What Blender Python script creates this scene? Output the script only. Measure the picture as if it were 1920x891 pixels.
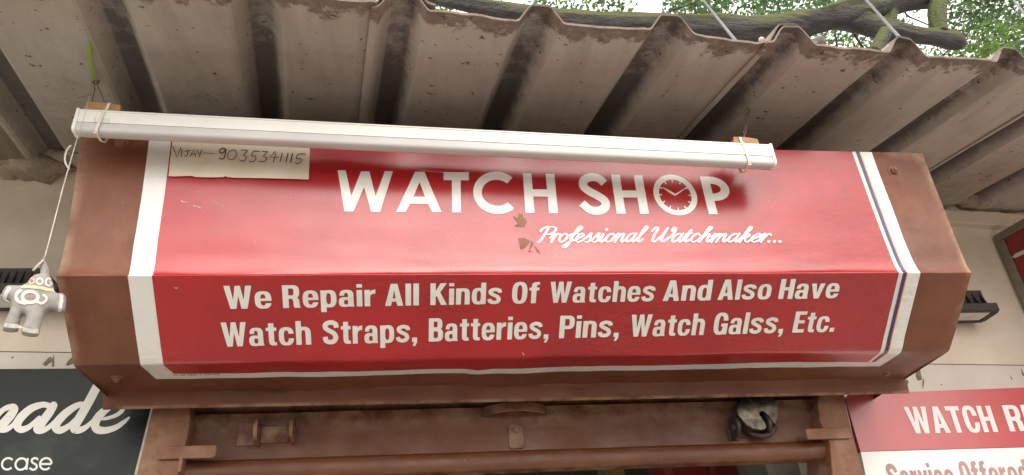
import bpy, bmesh, math, random
import numpy as np
from mathutils import Vector, Matrix, noise
from mathutils.bvhtree import BVHTree
random.seed(7)
for o in list(bpy.data.objects): bpy.data.objects.remove(o)
scene = bpy.context.scene
C = scene.collection

# ------------------------------------------------------------------ camera, sky, sun, exposure
H = 1.55                                   # eye height above the pavement
FPX, CX, CY = 1456.8, 960.0, 445.5
PITCH, YAW, ROLL = math.radians(30.437), math.radians(8.224), math.radians(-4.066)
_f = np.array([math.sin(YAW)*math.cos(PITCH), math.cos(YAW)*math.cos(PITCH), math.sin(PITCH)])
_r = np.array([math.cos(YAW), -math.sin(YAW), 0.0]); _u = np.cross(_r, _f)
_c, _s = math.cos(ROLL), math.sin(ROLL)
RIGHT, UP, FWD = _c*_r+_s*_u, _c*_u-_s*_r, _f
cd = bpy.data.cameras.new('camera'); cam = bpy.data.objects.new('camera', cd); C.objects.link(cam)
cd.sensor_width = 36; cd.lens = FPX/1920*36; cd.clip_start = .02; cd.clip_end = 2000
cam.matrix_world = Matrix(((RIGHT[0], UP[0], -FWD[0], 0), (RIGHT[1], UP[1], -FWD[1], 0), (RIGHT[2], UP[2], -FWD[2], H), (0, 0, 0, 1)))
scene.camera = cam

SUN_EL, SUN_AZ = 46, 172                   # azimuth the light comes from, measured from +Y clockwise
w = bpy.data.worlds.new('World'); scene.world = w; w.use_nodes = True
nt = w.node_tree; nt.nodes.clear()
sky = nt.nodes.new('ShaderNodeTexSky'); sky.sky_type = 'NISHITA'; sky.sun_disc = False
sky.sun_elevation = math.radians(SUN_EL); sky.sun_rotation = math.radians(SUN_AZ)
sky.air_density = 1.0; sky.dust_density = 4.0; sky.ozone_density = 1.0
wtc = nt.nodes.new('ShaderNodeTexCoord'); cn = nt.nodes.new('ShaderNodeTexNoise'); cn.inputs['Scale'].default_value = 2.2; cn.inputs['Detail'].default_value = 6
crp = nt.nodes.new('ShaderNodeValToRGB'); crp.color_ramp.elements[0].position = .3; crp.color_ramp.elements[0].color = (2.6, 2.6, 2.7, 1)
crp.color_ramp.elements[1].position = .7; crp.color_ramp.elements[1].color = (6.4, 6.4, 6.4, 1)
cmx = nt.nodes.new('ShaderNodeMix'); cmx.data_type = 'RGBA'; cmx.inputs[0].default_value = .68        # thin bright cloud over most of the sky
hs = nt.nodes.new('ShaderNodeHueSaturation'); hs.inputs['Saturation'].default_value = .22; hs.inputs['Value'].default_value = 1.0
warm = nt.nodes.new('ShaderNodeMix'); warm.data_type = 'RGBA'; warm.blend_type = 'MULTIPLY'; warm.inputs[0].default_value = 1
warm.inputs[7].default_value = (1.0, .968, .92, 1)
bg = nt.nodes.new('ShaderNodeBackground'); bg.inputs['Strength'].default_value = .15
wo = nt.nodes.new('ShaderNodeOutputWorld')
nt.links.new(wtc.outputs['Generated'], cn.inputs['Vector']); nt.links.new(cn.outputs['Fac'], crp.inputs[0]); nt.links.new(crp.outputs[0], cmx.inputs[7])
nt.links.new(sky.outputs[0], cmx.inputs[6]); nt.links.new(cmx.outputs[2], hs.inputs['Color']); nt.links.new(hs.outputs[0], warm.inputs[6])
nt.links.new(warm.outputs[2], bg.inputs[0]); nt.links.new(bg.outputs[0], wo.inputs[0])
sd = bpy.data.lights.new('sun', 'SUN'); sun = bpy.data.objects.new('sun', sd); C.objects.link(sun)
sd.energy = .5; sd.angle = math.radians(55); sd.color = (1, .95, .88)
_az, _el = math.radians(SUN_AZ), math.radians(SUN_EL)
_d = Vector((math.sin(_az)*math.cos(_el), math.cos(_az)*math.cos(_el), math.sin(_el)))
sun.rotation_euler = _d.to_track_quat('Z', 'Y').to_euler(); sun.location = (0, -5, 8)
scene.view_settings.view_transform = 'Standard'; scene.view_settings.look = 'None'
scene.view_settings.exposure = 1.75; scene.view_settings.gamma = 1; scene.view_settings.use_curve_mapping = False
scene.cycles.max_bounces = 8; scene.cycles.diffuse_bounces = 5; scene.cycles.transparent_max_bounces = 8

# ------------------------------------------------------------------ helpers
def ray(u, v): return (u-CX)/FPX*RIGHT - (v-CY)/FPX*UP + FWD
EYE = np.array([0, 0, H])
def at(u, v, y):                            # the point at depth y (metres in front of the eye) seen at photo pixel u, v
    d = ray(u, v); return Vector(EYE + d*(y/d[1]))
def atz(u, v, z):
    d = ray(u, v); return Vector(EYE + d*((z-H)/d[2]))
def ywall(x): return 1.6 + .07*(x+.89)
def atwall(u, v, off=0):                    # on the shop wall, 'off' metres in front of it
    d = ray(u, v); t = (1.6+.07*.89-off)/(d[1]-.07*d[0]); return Vector(EYE + d*t)

def tag(o, label=None, cat=None, group=None, kind=None):
    if label: o['label'] = label
    if cat: o['category'] = cat
    if group: o['group'] = group
    if kind: o['kind'] = kind
    return o
def empty(name, loc, label, cat, group=None):
    o = bpy.data.objects.new(name, None); C.objects.link(o); o.location = loc; o.empty_display_size = .05
    return tag(o, label, cat, group)
def link_mesh(name, me, mats, parent=None, base=None, smooth=False):
    for m in (mats if isinstance(mats, (list, tuple)) else [mats]): me.materials.append(m)
    o = bpy.data.objects.new(name, me); C.objects.link(o)
    org = Vector((0, 0, 0))
    if parent is not None:
        p = parent
        while p is not None: org += p.location; p = p.parent
    elif base is not None: org = Vector(base); o.location = org
    if org.length > 0: me.transform(Matrix.Translation(-org))
    if parent is not None: o.parent = parent
    if smooth:
        for p in me.polygons: p.use_smooth = True
    return o
class MB:                                   # collects geometry in world coordinates for ONE mesh
    def __init__(s): s.v = []; s.f = []; s.m = []
    def add(s, vs, fs, mi=0):
        n = len(s.v); s.v += [tuple(v) for v in vs]; s.f += [tuple(i+n for i in f) for f in fs]; s.m += [mi]*len(fs)
    def box(s, lo, hi, mi=0):
        x0, y0, z0 = lo; x1, y1, z1 = hi
        s.add([(x0,y0,z0),(x1,y0,z0),(x1,y1,z0),(x0,y1,z0),(x0,y0,z1),(x1,y0,z1),(x1,y1,z1),(x0,y1,z1)],
              [(0,3,2,1),(4,5,6,7),(0,1,5,4),(1,2,6,5),(2,3,7,6),(3,0,4,7)], mi)
    def slab(s, front, back_off, mi=0):     # a closed polygon of front points, pushed back by a vector
        n = len(front); b = [Vector(p)+Vector(back_off) for p in front]
        s.add(list(front)+b, [tuple(range(n)), tuple(range(2*n-1, n-1, -1))]+[(i, i+n, (i+1) % n+n, (i+1) % n) for i in range(n)], mi)
    def grid(s, rows, mi=0, flip=False, close=False):
        a, b = len(rows), len(rows[0]); vs = [p for r in rows for p in r]; fs = []
        for i in range(a-1):
            for j in range(b if close else b-1):
                k = (j+1) % b
                q = (i*b+j, i*b+k, (i+1)*b+k, (i+1)*b+j); fs.append(q[::-1] if flip else q)
        s.add(vs, fs, mi)
    def tube(s, pts, r, n=8, mi=0, caps=True):
        pts = [Vector(p) for p in pts]; rr = r if isinstance(r, (list, tuple)) else [r]*len(pts); rows = []
        prev = None
        for i, p in enumerate(pts):
            t = (pts[min(i+1, len(pts)-1)]-pts[max(i-1, 0)]).normalized()
            a = prev-t*prev.dot(t) if prev is not None else t.orthogonal()
            if a.length < 1e-6: a = t.orthogonal()
            a.normalize(); prev = a; b = t.cross(a)
            rows.append([p+(a*math.cos(k*2*math.pi/n)+b*math.sin(k*2*math.pi/n))*rr[i] for k in range(n)])
        s.grid(rows, mi, close=True)
        if caps:
            s.add(rows[0], [tuple(range(n-1, -1, -1))], mi); s.add(rows[-1], [tuple(range(n))], mi)
    def build(s, name, mats, parent=None, base=None, smooth=False, bevel=0, seg=2, clean=True):
        me = bpy.data.meshes.new(name); me.from_pydata(s.v, [], s.f); me.update()
        me.polygons.foreach_set('material_index', s.m)
        if clean:
            bm = bmesh.new(); bm.from_mesh(me); bmesh.ops.remove_doubles(bm, verts=bm.verts, dist=1e-5)
            bmesh.ops.recalc_face_normals(bm, faces=bm.faces); bm.to_mesh(me); bm.free()
        o = link_mesh(name, me, mats, parent, base, smooth)
        if bevel:
            b = o.modifiers.new('b', 'BEVEL'); b.width = bevel; b.segments = seg; b.limit_method = 'ANGLE'; b.angle_limit = math.radians(40)
        if smooth and bevel == 0:
            pass
        return o
def spline(pts, n=8, closed=False):         # Catmull-Rom through 2-D or 3-D points
    P = [np.array(p, float) for p in pts]; out = []; N = len(P)
    rng = range(N) if closed else range(N-1)
    for i in rng:
        if closed: a, b, c, d = P[(i-1) % N], P[i], P[(i+1) % N], P[(i+2) % N]
        else: a, b, c, d = P[max(i-1, 0)], P[i], P[i+1], P[min(i+2, N-1)]
        for k in range(n):
            t = k/n
            out.append(.5*((2*b)+(c-a)*t+(2*a-5*b+4*c-d)*t*t+(3*b-a-3*c+d)*t**3))
    if not closed: out.append(P[-1])
    return out
def fbm(p, s=1.0, seed=0): return noise.fractal(Vector(p)*s+Vector((seed*7.3, seed*3.1, seed*1.7)), 1.0, 2.0, 4)

# ------------------------------------------------------------------ materials
def nodes_of(name):
    m = bpy.data.materials.new(name); m.use_nodes = True; t = m.node_tree
    return m, t, t.nodes['Principled BSDF']
def mix(t, fac, a, b, mode='MIX'):
    n = t.nodes.new('ShaderNodeMix'); n.data_type = 'RGBA'; n.blend_type = mode
    for sock, val in ((n.inputs[0], fac), (n.inputs[6], a), (n.inputs[7], b)):
        if hasattr(val, 'links'): t.links.new(val, sock)
        else: sock.default_value = val if not isinstance(val, tuple) else (*val[:3], 1)
    return n.outputs[2]
def noise_fac(t, scale, lo, hi, detail=6, stretch=(1, 1, 1), rough=.6, seed=0.0, dist=0.0):
    tc = t.nodes.new('ShaderNodeTexCoord'); mp = t.nodes.new('ShaderNodeMapping'); mp.inputs['Scale'].default_value = stretch
    mp.inputs['Location'].default_value = (seed, seed*1.3, seed*.7)
    n = t.nodes.new('ShaderNodeTexNoise'); n.inputs['Scale'].default_value = scale; n.inputs['Detail'].default_value = detail
    n.inputs['Roughness'].default_value = rough; n.inputs['Distortion'].default_value = dist
    r = t.nodes.new('ShaderNodeMapRange'); r.inputs['From Min'].default_value = lo; r.inputs['From Max'].default_value = hi
    t.links.new(tc.outputs['Object'], mp.inputs[0]); t.links.new(mp.outputs[0], n.inputs['Vector']); t.links.new(n.outputs['Fac'], r.inputs[0])
    return r.outputs[0]
def math_node(t, op, a, b):
    n = t.nodes.new('ShaderNodeMath'); n.operation = op
    for s, v in ((n.inputs[0], a), (n.inputs[1], b)):
        if hasattr(v, 'links'): t.links.new(v, s)
        else: s.default_value = v
    return n.outputs[0]
def bump(t, bsdf, layers):                  # layers: (height socket, distance)
    prev = None
    for h, dist in layers:
        b = t.nodes.new('ShaderNodeBump'); b.inputs['Strength'].default_value = 1; b.inputs['Distance'].default_value = dist
        t.links.new(h, b.inputs['Height'])
        if prev is not None: t.links.new(prev, b.inputs['Normal'])
        prev = b.outputs[0]
    t.links.new(prev, bsdf.inputs['Normal'])
def surf(name, col, col2=None, rough=.5, rough2=None, s1=6, speck=None, speck_scale=220, speck_lo=.66, bumps=(), stretch=(1, 1, 1), spec=.5, coat=0, metal=0, lo=.4, hi=.65):
    m, t, b = nodes_of(name)
    c = (*col, 1)
    f1 = noise_fac(t, s1, lo, hi, stretch=stretch)
    if col2: c = mix(t, f1, col, col2)
    if speck: c = mix(t, noise_fac(t, speck_scale, speck_lo, speck_lo+.05, detail=3, seed=3.3), c, speck)
    if hasattr(c, 'links'): t.links.new(c, b.inputs['Base Color'])
    else: b.inputs['Base Color'].default_value = c
    b.inputs['Roughness'].default_value = rough
    if rough2 is not None:
        r = t.nodes.new('ShaderNodeMapRange'); r.inputs['To Min'].default_value = rough; r.inputs['To Max'].default_value = rough2
        t.links.new(noise_fac(t, s1*2.3, .35, .65, seed=5), r.inputs[0]); t.links.new(r.outputs[0], b.inputs['Roughness'])
    b.inputs['Specular IOR Level'].default_value = spec; b.inputs['Coat Weight'].default_value = coat; b.inputs['Coat Roughness'].default_value = .2
    b.inputs['Metallic'].default_value = metal
    if bumps: bump(t, b, [(noise_fac(t, s, 0, 1, detail=3, seed=2*i+1), d) for i, (s, d) in enumerate(bumps)])
    return m

def painted_metal(name, c1, c2, dust, rust, rough=.42):
    m, t, b = nodes_of(name)
    c = mix(t, noise_fac(t, 4.5, .38, .62, detail=9, rough=.65), c1, c2)
    c = mix(t, math_node(t, 'MULTIPLY', noise_fac(t, 7, .48, .78, detail=10, rough=.72, seed=3), .5), c, dust)
    c = mix(t, math_node(t, 'MULTIPLY', noise_fac(t, 11, .56, .72, detail=8, rough=.7, seed=8, stretch=(2.6, 2.6, .22)), .35), c, rust)     # run marks
    c = mix(t, math_node(t, 'MULTIPLY', noise_fac(t, 34, .66, .72, detail=8, rough=.75, seed=11), .7), c, rust)
    c = mix(t, math_node(t, 'MULTIPLY', noise_fac(t, 5, .58, .70, detail=9, rough=.75, seed=17, stretch=(.8, 1, 1.8)), .35), c, rust)      # smudges along the folds
    c = mix(t, noise_fac(t, 190, .72, .75, detail=3, seed=6), c, (.42, .28, .18))
    geo = t.nodes.new('ShaderNodeNewGeometry'); pr_ = t.nodes.new('ShaderNodeMapRange'); pr_.inputs['From Min'].default_value = .515; pr_.inputs['From Max'].default_value = .56
    t.links.new(geo.outputs['Pointiness'], pr_.inputs[0]); c = mix(t, math_node(t, 'MULTIPLY', math_node(t, 'MULTIPLY', pr_.outputs[0], noise_fac(t, 25, .38, .6, detail=8, seed=23)), .75), c, (.34, .21, .13))
    c = mix(t, math_node(t, 'MULTIPLY', noise_fac(t, 70, .74, .755, detail=4, seed=14), .8), c, (.03, .018, .012))
    t.links.new(c, b.inputs['Base Color']); r = t.nodes.new('ShaderNodeMapRange'); r.inputs['To Min'].default_value = rough; r.inputs['To Max'].default_value = rough+.28
    t.links.new(noise_fac(t, 12, .35, .65, detail=8, seed=5), r.inputs[0]); t.links.new(r.outputs[0], b.inputs['Roughness'])
    bump(t, b, [(noise_fac(t, 7, 0, 1, detail=3, seed=1), .004), (noise_fac(t, 60, 0, 1, detail=6, seed=2), .0008), (noise_fac(t, 220, 0, 1, detail=2, seed=3), .0003)]); return m
M_BROWN = painted_metal('brown_paint', (.175, .054, .020), (.115, .033, .013), (.225, .092, .044), (.060, .019, .009), .38)
M_BROWND = painted_metal('dusty_brown_paint', (.21, .083, .038), (.155, .056, .025), (.28, .15, .085), (.09, .032, .018), .46)
M_SHUT = painted_metal('shutter_paint', (.135, .043, .014), (.095, .029, .010), (.150, .056, .020), (.050, .017, .008), .36)
M_WALL = surf('cream_wall_paint', (.81, .73, .60), (.71, .62, .49), .85, None, 5, speck=(.36, .30, .23), speck_scale=60, speck_lo=.74, bumps=((30, .002), (220, .0008)))
M_WHITEP = surf('peeling_white_paint', (.74, .70, .63), (.68, .63, .55), .7, None, 6, speck=(.30, .23, .16), speck_scale=38, speck_lo=.73, bumps=((60, .0015),))
M_MORTAR = surf('crumbly_mortar', (.50, .43, .34), (.30, .24, .18), .95, None, 18, bumps=((60, .006), (200, .002)))
M_CONC = surf('concrete_paving', (.23, .21, .185), (.17, .155, .14), .9, None, 1.5, bumps=((40, .003),))
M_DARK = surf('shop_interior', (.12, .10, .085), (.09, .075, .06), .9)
M_WHITEPL = surf('white_plastic', (.80, .79, .745), (.77, .755, .70), .38, None, 9, speck=(.5, .45, .36), speck_scale=150, speck_lo=.76)
M_BLACK = surf('black_cast_metal', (.042, .035, .033), (.06, .05, .046), .55, None, 20)
M_GLASS = surf('floodlight_glass', (.72, .73, .70), (.64, .66, .63), .12, None, 20)
M_STEEL = surf('worn_steel', (.20, .17, .135), (.09, .07, .055), .30, .5, 45, metal=.9, speck=(.05, .035, .025), speck_scale=120, speck_lo=.66, bumps=((90, .0007),))
M_DIRTYST = surf('dirty_dark_steel', (.07, .05, .04), (.04, .03, .026), .5, None, 40, metal=.4)
M_WOOD = surf('raw_wood', (.42, .24, .11), (.33, .17, .07), .7, None, 30, stretch=(1, 6, 6), bumps=((90, .0006),))
M_LETTER = surf('white_lettering', (.78, .765, .72), (.73, .71, .665), .36, .5, 20, coat=.35, speck=(.60, .50, .44), speck_scale=130, speck_lo=.74)
M_WIRE = surf('rusty_wire', (.16, .11, .075), (.22, .17, .12), .6, None, 90)
M_STRING = surf('white_string', (.52, .48, .43), (.38, .34, .29), .9, None, 70)
M_INK = surf('pen_ink', (.055, .03, .02), (.10, .06, .04), .8, None, 90)
M_TIE = surf('translucent_tie', (.70, .65, .55), None, .35)
M_GREENTIE = surf('green_strap', (.32, .42, .06), None, .5)

# ------------------------------------------------------------------ setting: ground
g = MB(); g.add([(-400, -400, 0), (400, -400, 0), (400, 400, 0), (-400, 400, 0)], [(0, 1, 2, 3)])
tag(g.build('ground', M_CONC), kind='structure')

# ------------------------------------------------------------------ shop wall (opening left for the shop front)
A_, B_ = atwall(60, 660), atwall(1850, 684)
def zseam(x): return A_.z + (B_.z-A_.z)*(x-A_.x)/(B_.x-A_.x)
XJL, XJR = at(283, 775, 1.56).x, at(1590, 765, 1.58).x
def wall_poly(mb, pts, off, th=.14, mi=0): mb.slab([Vector((x, ywall(x)-off, z)) for x, z in pts], (0, th, 0), mi)
wm = MB()
ZTOP = H+1.22
wall_poly(wm, [(-5, zseam(-5)), (-.45, zseam(-.45)), (-.45, ZTOP), (-5, ZTOP)], .003)
wall_poly(wm, [(-.45, H+.62), (.95, H+.62), (.95, ZTOP), (-.45, ZTOP)], .0015)
wall_poly(wm, [(.95, zseam(.95)), (6, zseam(6)), (6, ZTOP), (.95, ZTOP)], .003)
tag(wm.build('shop_wall', M_WALL, base=(0, 1.66, 0)), 'cream plastered wall behind the watch shop hood, floodlights and stuffed doll', 'wall')
fm = MB(); wall_poly(fm, [(-5, 0), (XJL, 0), (XJL, zseam(XJL)-.0015), (-5, zseam(-5)-.0015)], 0)
tag(fm.build('pillar', M_WHITEP, base=(-1.6, 1.6, 0)), 'peeling white painted wall band left of the shutter above the dark board', 'wall')
fm = MB(); wall_poly(fm, [(XJR, 0), (6, 0), (6, zseam(6)-.0015), (XJR, zseam(XJR)-.0015)], 0)
tag(fm.build('pillar', M_WHITEP, base=(1.6, 1.75, 0)), 'peeling white painted wall band right of the shutter above the red and white board', 'wall')
M_CHIP = surf('bare_brown_plaster', (.20, .14, .085), (.30, .23, .16), .95, None, 60, bumps=((90, .002),))
def chips(parent_name, polys):
    par = [o for o in C.objects if o.name == parent_name][0]
    for P in polys:
        mb = MB(); mb.slab([atwall(u, v, .0006) for u, v in P], (0, .0004, 0)); mb.build('paint_chip', M_CHIP, par)
chips('pillar', [[(79, 683), (86, 676), (94, 668), (98, 672), (101, 664), (102, 687), (97, 688), (98, 678), (91, 682), (86, 687)], [(123, 684), (128, 676), (134, 671), (137, 668), (136, 675), (139, 682), (132, 684), (127, 686)], [(20, 670), (26, 668), (24, 673)]])
chips('pillar.001', [[(1718, 695), (1724, 690), (1727, 702), (1729, 712), (1721, 714), (1717, 706)], [(1731, 708), (1733, 716), (1731, 730), (1729, 720)], [(1700, 711), (1704, 716), (1702, 722), (1698, 717)], [(1894, 703), (1897, 708), (1899, 712), (1896, 711)], [(1914, 690), (1919, 700), (1922, 706), (1917, 704)], [(1763, 721), (1767, 720), (1766, 723)]])
chips('shop_wall', [[(1812, 464), (1817, 468), (1826, 467), (1833, 472), (1828, 471), (1820, 473)]])
# wall plate under the roof on the right, and mortar packed between wall and roof
p0, p1, p2, p3 = atwall(1700, 388, .03), atwall(2200, 417, .03), atwall(2200, 445, .03), atwall(1700, 410, .03)
bm_ = MB(); bm_.slab([p3, p2, p1, p0], (0, .05, 0))
tag(bm_.build('wall_plate', M_WALL, base=p0, bevel=.004), 'cream horizontal beam under the roof sheets to the right of the hood', 'beam')
def lumps(name, us, label, n, off=.02):
    mb = MB()
    for (u0, v0, u1, v1) in us:
        for i in range(n):
            t = (i+.5)/n; u, v = u0+(u1-u0)*t, v0+(v1-v0)*t+random.uniform(-5, 5)
            c = atwall(u, v, off); r = random.uniform(.018, .05)
            rows = []
            for a in range(7):
                th = math.pi*a/6; row = []
                for b in range(10):
                    ph = 2*math.pi*b/10
                    d = Vector((math.sin(th)*math.cos(ph), math.sin(th)*math.sin(ph), math.cos(th)))
                    k = r*(1+.45*fbm(d+c*9, 1.6, i)); row.append(c+Vector((d.x*k*1.7, d.y*k, d.z*k*.55)))
                rows.append(row)
            mb.grid(rows, close=True)
    return tag(mb.build(name, M_MORTAR, base=atwall(us[0][0], us[0][1]), smooth=True), label, 'mortar')
lumps('mortar_joint', [(-200, 308, 70, 316), (60, 318, 150, 285)], 'rough mortar packed under the roof sheets left of the hood', 9)
lumps('mortar_joint', [(1740, 370, 1990, 385), (1840, 366, 1900, 372)], 'rough mortar packed on the cream beam right of the hood', 9, .03)

# ------------------------------------------------------------------ roof of corrugated sheets
RZ0, RM, RDX, RC, RW, RP = H+1.1233, .1735, -.122, -1.0339, .084, .2438
def roof_pt(a, b, h):                       # a across the ribs (at y=1.6), b in front edge direction, h above the pan
    y = .952+.085*a + b
    x = a + RDX*(y-1.6)
    n = Vector((0, -RM, 1)).normalized()
    return Vector((x, y, RZ0+RM*(y-1.6)-.0039*x)) + n*h
def rib_h(q):                               # q = metres left of the rib's right edge, 0..RW
    top = .034; sl = (RW-top)/2; hgt = .037
    if q <= 0 or q >= RW: return 0
    if q < sl: return hgt*q/sl
    if q > RW-sl: return hgt*(RW-q)/sl
    return hgt
def roof_material(brown_mix):
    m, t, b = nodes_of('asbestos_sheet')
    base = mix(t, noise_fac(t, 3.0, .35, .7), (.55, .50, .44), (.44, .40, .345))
    base = mix(t, math_node(t, 'MULTIPLY', noise_fac(t, 2.2, .2, .62, detail=8, seed=31), brown_mix), base, (.15, .125, .085))       # blotchy brown darkening, stronger on the left sheets
    streak = noise_fac(t, 5, .5, .72, stretch=(3.2, .35, 1), seed=4)
    c = mix(t, math_node(t, 'MULTIPLY', streak, .4), base, (.20, .17, .135))
    at_ = t.nodes.new('ShaderNodeAttribute'); at_.attribute_name = 'wear'; at_.attribute_type = 'GEOMETRY'
    sep = t.nodes.new('ShaderNodeSeparateColor'); t.links.new(at_.outputs['Color'], sep.inputs[0])
    edge = math_node(t, 'ADD', sep.outputs[0], noise_fac(t, 26, .28, .72, detail=9, seed=2, rough=.7)); 
    er = t.nodes.new('ShaderNodeMapRange'); er.inputs['From Min'].default_value = .98; er.inputs['From Max'].default_value = 1.16; t.links.new(edge, er.inputs[0])
    c = mix(t, math_node(t, 'MULTIPLY', er.outputs[0], .8), c, mix(t, noise_fac(t, 60, .35, .65, detail=6, seed=21), (.22, .165, .125), (.10, .07, .05)))
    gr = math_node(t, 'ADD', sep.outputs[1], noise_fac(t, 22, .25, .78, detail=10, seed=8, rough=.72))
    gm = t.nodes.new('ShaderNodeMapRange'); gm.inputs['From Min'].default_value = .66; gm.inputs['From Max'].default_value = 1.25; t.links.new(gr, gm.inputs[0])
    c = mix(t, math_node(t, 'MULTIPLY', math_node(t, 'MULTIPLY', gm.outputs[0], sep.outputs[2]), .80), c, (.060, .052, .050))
    spots = noise_fac(t, 60, .66, .69, detail=4, seed=6); c = mix(t, math_node(t, 'MULTIPLY', spots, .85), c, (.05, .04, .035))
    spots2 = noise_fac(t, 19, .70, .72, detail=6, seed=16); c = mix(t, math_node(t, 'MULTIPLY', spots2, .75), c, (.06, .045, .04))
    t.links.new(c, b.inputs['Base Color']); b.inputs['Roughness'].default_value = .9; b.inputs['Specular IOR Level'].default_value = .25
    bump(t, b, [(noise_fac(t, 40, 0, 1, seed=1), .002), (noise_fac(t, 200, 0, 1, seed=3), .0008)])
    return m
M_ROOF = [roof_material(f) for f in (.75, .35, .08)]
def roof_sheet(k0, k1, label, over, fedge):
    a0 = RC+k0*RP-RW-.012; a1 = RC+k1*RP+.012
    As = []
    for k in range(k0, k1+1):
        r = RC+k*RP; sl = (RW-.034)/2
        for q in (RW+.012, RW+.004, RW-.002, RW-sl+.003, RW-sl-.003, sl+.003, sl-.003, .002, -.004, -.012): As.append((r-q, k))
        if k < k1:
            for j in range(1, 8): As.append((r+.012+(RP-RW-.024)*j/8, None))
    As = [x for x in As if a0-1e-6 <= x[0] <= a1+1e-6]
    Bs = [0, .006, .014, .025, .04, .06, .09, .12, .16, .2, .26, .33, .42, .52, .62, .75, .9, 1.2, 1.7, 2.3]
    mb = MB(); rows = []; wear = []
    for bi, b in enumerate(Bs):
        row = []
        for (a, k) in As:
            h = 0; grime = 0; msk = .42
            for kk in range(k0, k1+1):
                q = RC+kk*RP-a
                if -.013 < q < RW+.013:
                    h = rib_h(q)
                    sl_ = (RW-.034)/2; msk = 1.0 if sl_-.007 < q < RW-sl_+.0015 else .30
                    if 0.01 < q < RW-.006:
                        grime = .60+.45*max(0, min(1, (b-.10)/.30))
                    if kk == k1 and over: h += .010*min(1, max(0, (RW+.013-q)/.013)) if q < RW else .004
            pan = .0005*math.sin((a-RC)/RP*2*math.pi*3)*(1 if h == 0 else 0)
            e = .008*fbm((a*6, k0*3.1, 0), 1, k0)+.004*fbm((a*30, 0, k0), 1, 2)+fedge
            wob = .003*fbm((a*2, b*2, k0), 1, 5)
            row.append(roof_pt(a, b+e*(1 if b < .3 else 0), h+pan+wob))
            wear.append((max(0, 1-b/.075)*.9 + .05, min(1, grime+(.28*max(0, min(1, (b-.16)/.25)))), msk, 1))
        rows.append(row)
    n = Vector((0, -RM, 1)).normalized()*.0045
    mb.grid(rows); nv = len(mb.v)
    mb.grid([[p+n for p in r] for r in rows], flip=True)
    nb, na = len(Bs), len(As)
    for j in range(na-1): mb.f.append((j, j+1, nv+j+1, nv+j)); mb.m.append(0)
    for i in range(nb-1):
        mb.f.append((i*na, nv+i*na, nv+(i+1)*na, (i+1)*na)); mb.m.append(0)
        e = na-1; mb.f.append((i*na+e, (i+1)*na+e, nv+(i+1)*na+e, nv+i*na+e)); mb.m.append(0)
    base = roof_pt((a0+a1)/2, .3, 0)
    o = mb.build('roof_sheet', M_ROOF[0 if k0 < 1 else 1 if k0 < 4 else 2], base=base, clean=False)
    bm = bmesh.new(); bm.from_mesh(o.data); bmesh.ops.recalc_face_normals(bm, faces=bm.faces); bm.to_mesh(o.data); bm.free()
    ca = o.data.color_attributes.new('wear', 'FLOAT_COLOR', 'POINT')
    for i, wv in enumerate(wear+wear): ca.data[i].color = wv
    return tag(o, label, 'roof sheet', 'corrugated roof sheets above the shop')
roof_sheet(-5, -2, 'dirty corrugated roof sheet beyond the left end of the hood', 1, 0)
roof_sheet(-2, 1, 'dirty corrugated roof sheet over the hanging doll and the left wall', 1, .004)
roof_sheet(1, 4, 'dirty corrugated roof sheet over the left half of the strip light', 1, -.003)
roof_sheet(4, 7, 'stained corrugated roof sheet over the right half of the strip light', 1, .003)
roof_sheet(7, 10, 'grey corrugated roof sheet over the right end of the hood, under the big bough', 1, -.008)
roof_sheet(10, 13, 'corrugated roof sheet running out of view above the right wall', 0, .002)

# ------------------------------------------------------------------ shutter hood: folded metal sheet with a printed poster
LV = [  # depth y, left end (u, v), right end (u, v) of each fold
 (1.2035, (155, 250), (1729, 288)), (1.2169, (122, 456), (1795, 455)), (1.2103, (104, 517), (1822, 511)),
 (1.3455, (139, 686), (1780, 657.5)), (1.5042, (194, 735), (1698, 709)), (1.511, (192, 765.5), (1704, 735.5))]
LL = np.array([at(*l[1], l[0]) for l in LV]); LR = np.array([at(*l[2], l[0]) for l in LV])
def _lin(E, t):
    if t <= 2:
        a, b, c = E[0], E[1], E[2]
        return a*(t-1)*(t-2)/2 - b*t*(t-2) + c*t*(t-1)/2
    i = min(int(t), 4)
    return E[i]+(E[i+1]-E[i])*(t-i)
def _ends(t, d):
    L = np.zeros(3); R_ = np.zeros(3)
    d = min(d, t, 5-t) if 0 < t < 5 else 0
    ks = (-1, -.5, 0, .5, 1) if d > 0 else (0,)
    for k in ks: L += _lin(LL, t+k*d); R_ += _lin(LR, t+k*d)
    return L/len(ks), R_/len(ks)
def hood_raw(t, s):
    L, R_ = _ends(t, .035)
    return L+(R_-L)*s
def dent(t, s):
    x = s*1.65
    a = .0016*fbm((x*2.3, t*1.3, 0), 1, 1)+.0007*fbm((x*7, t*4, 0), 1, 2)
    if t > 2.9: a += .003*fbm((x*5, t*.3, 0), 1, 3)
    a += .010*math.exp(-((s-.965)/.022)**2-((t-.75)/.55)**2)-.004*math.exp(-((s-.955)/.02)**2-((t-.18)/.12)**2)
    a += .003*math.exp(-((s-.03)/.02)**2-((t-1.75)/.25)**2)-.004*math.exp(-((s-.02)/.02)**2-((t-2.4)/.4)**2)
    a += .0045*math.exp(-((s-.43)/.012)**2-((t-3.33)/.25)**2)
    return a
def hood_n(t, s):
    e = .02
    a = hood_raw(min(t+e, 5), s)-hood_raw(max(t-e, 0), s); b = hood_raw(t, min(s+.05, 1))-hood_raw(t, max(s-.05, 0))
    n = np.cross(a, b); n /= np.linalg.norm(n)
    return n
def hood_pt(t, s, off=0.0):
    n = hood_n(t, s); return Vector(hood_raw(t, s)+n*(dent(t, s)+off))
if hood_n(1, .5)[1] > 0:
    _hn = hood_n
    def hood_n(t, s): return -_hn(t, s)
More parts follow.
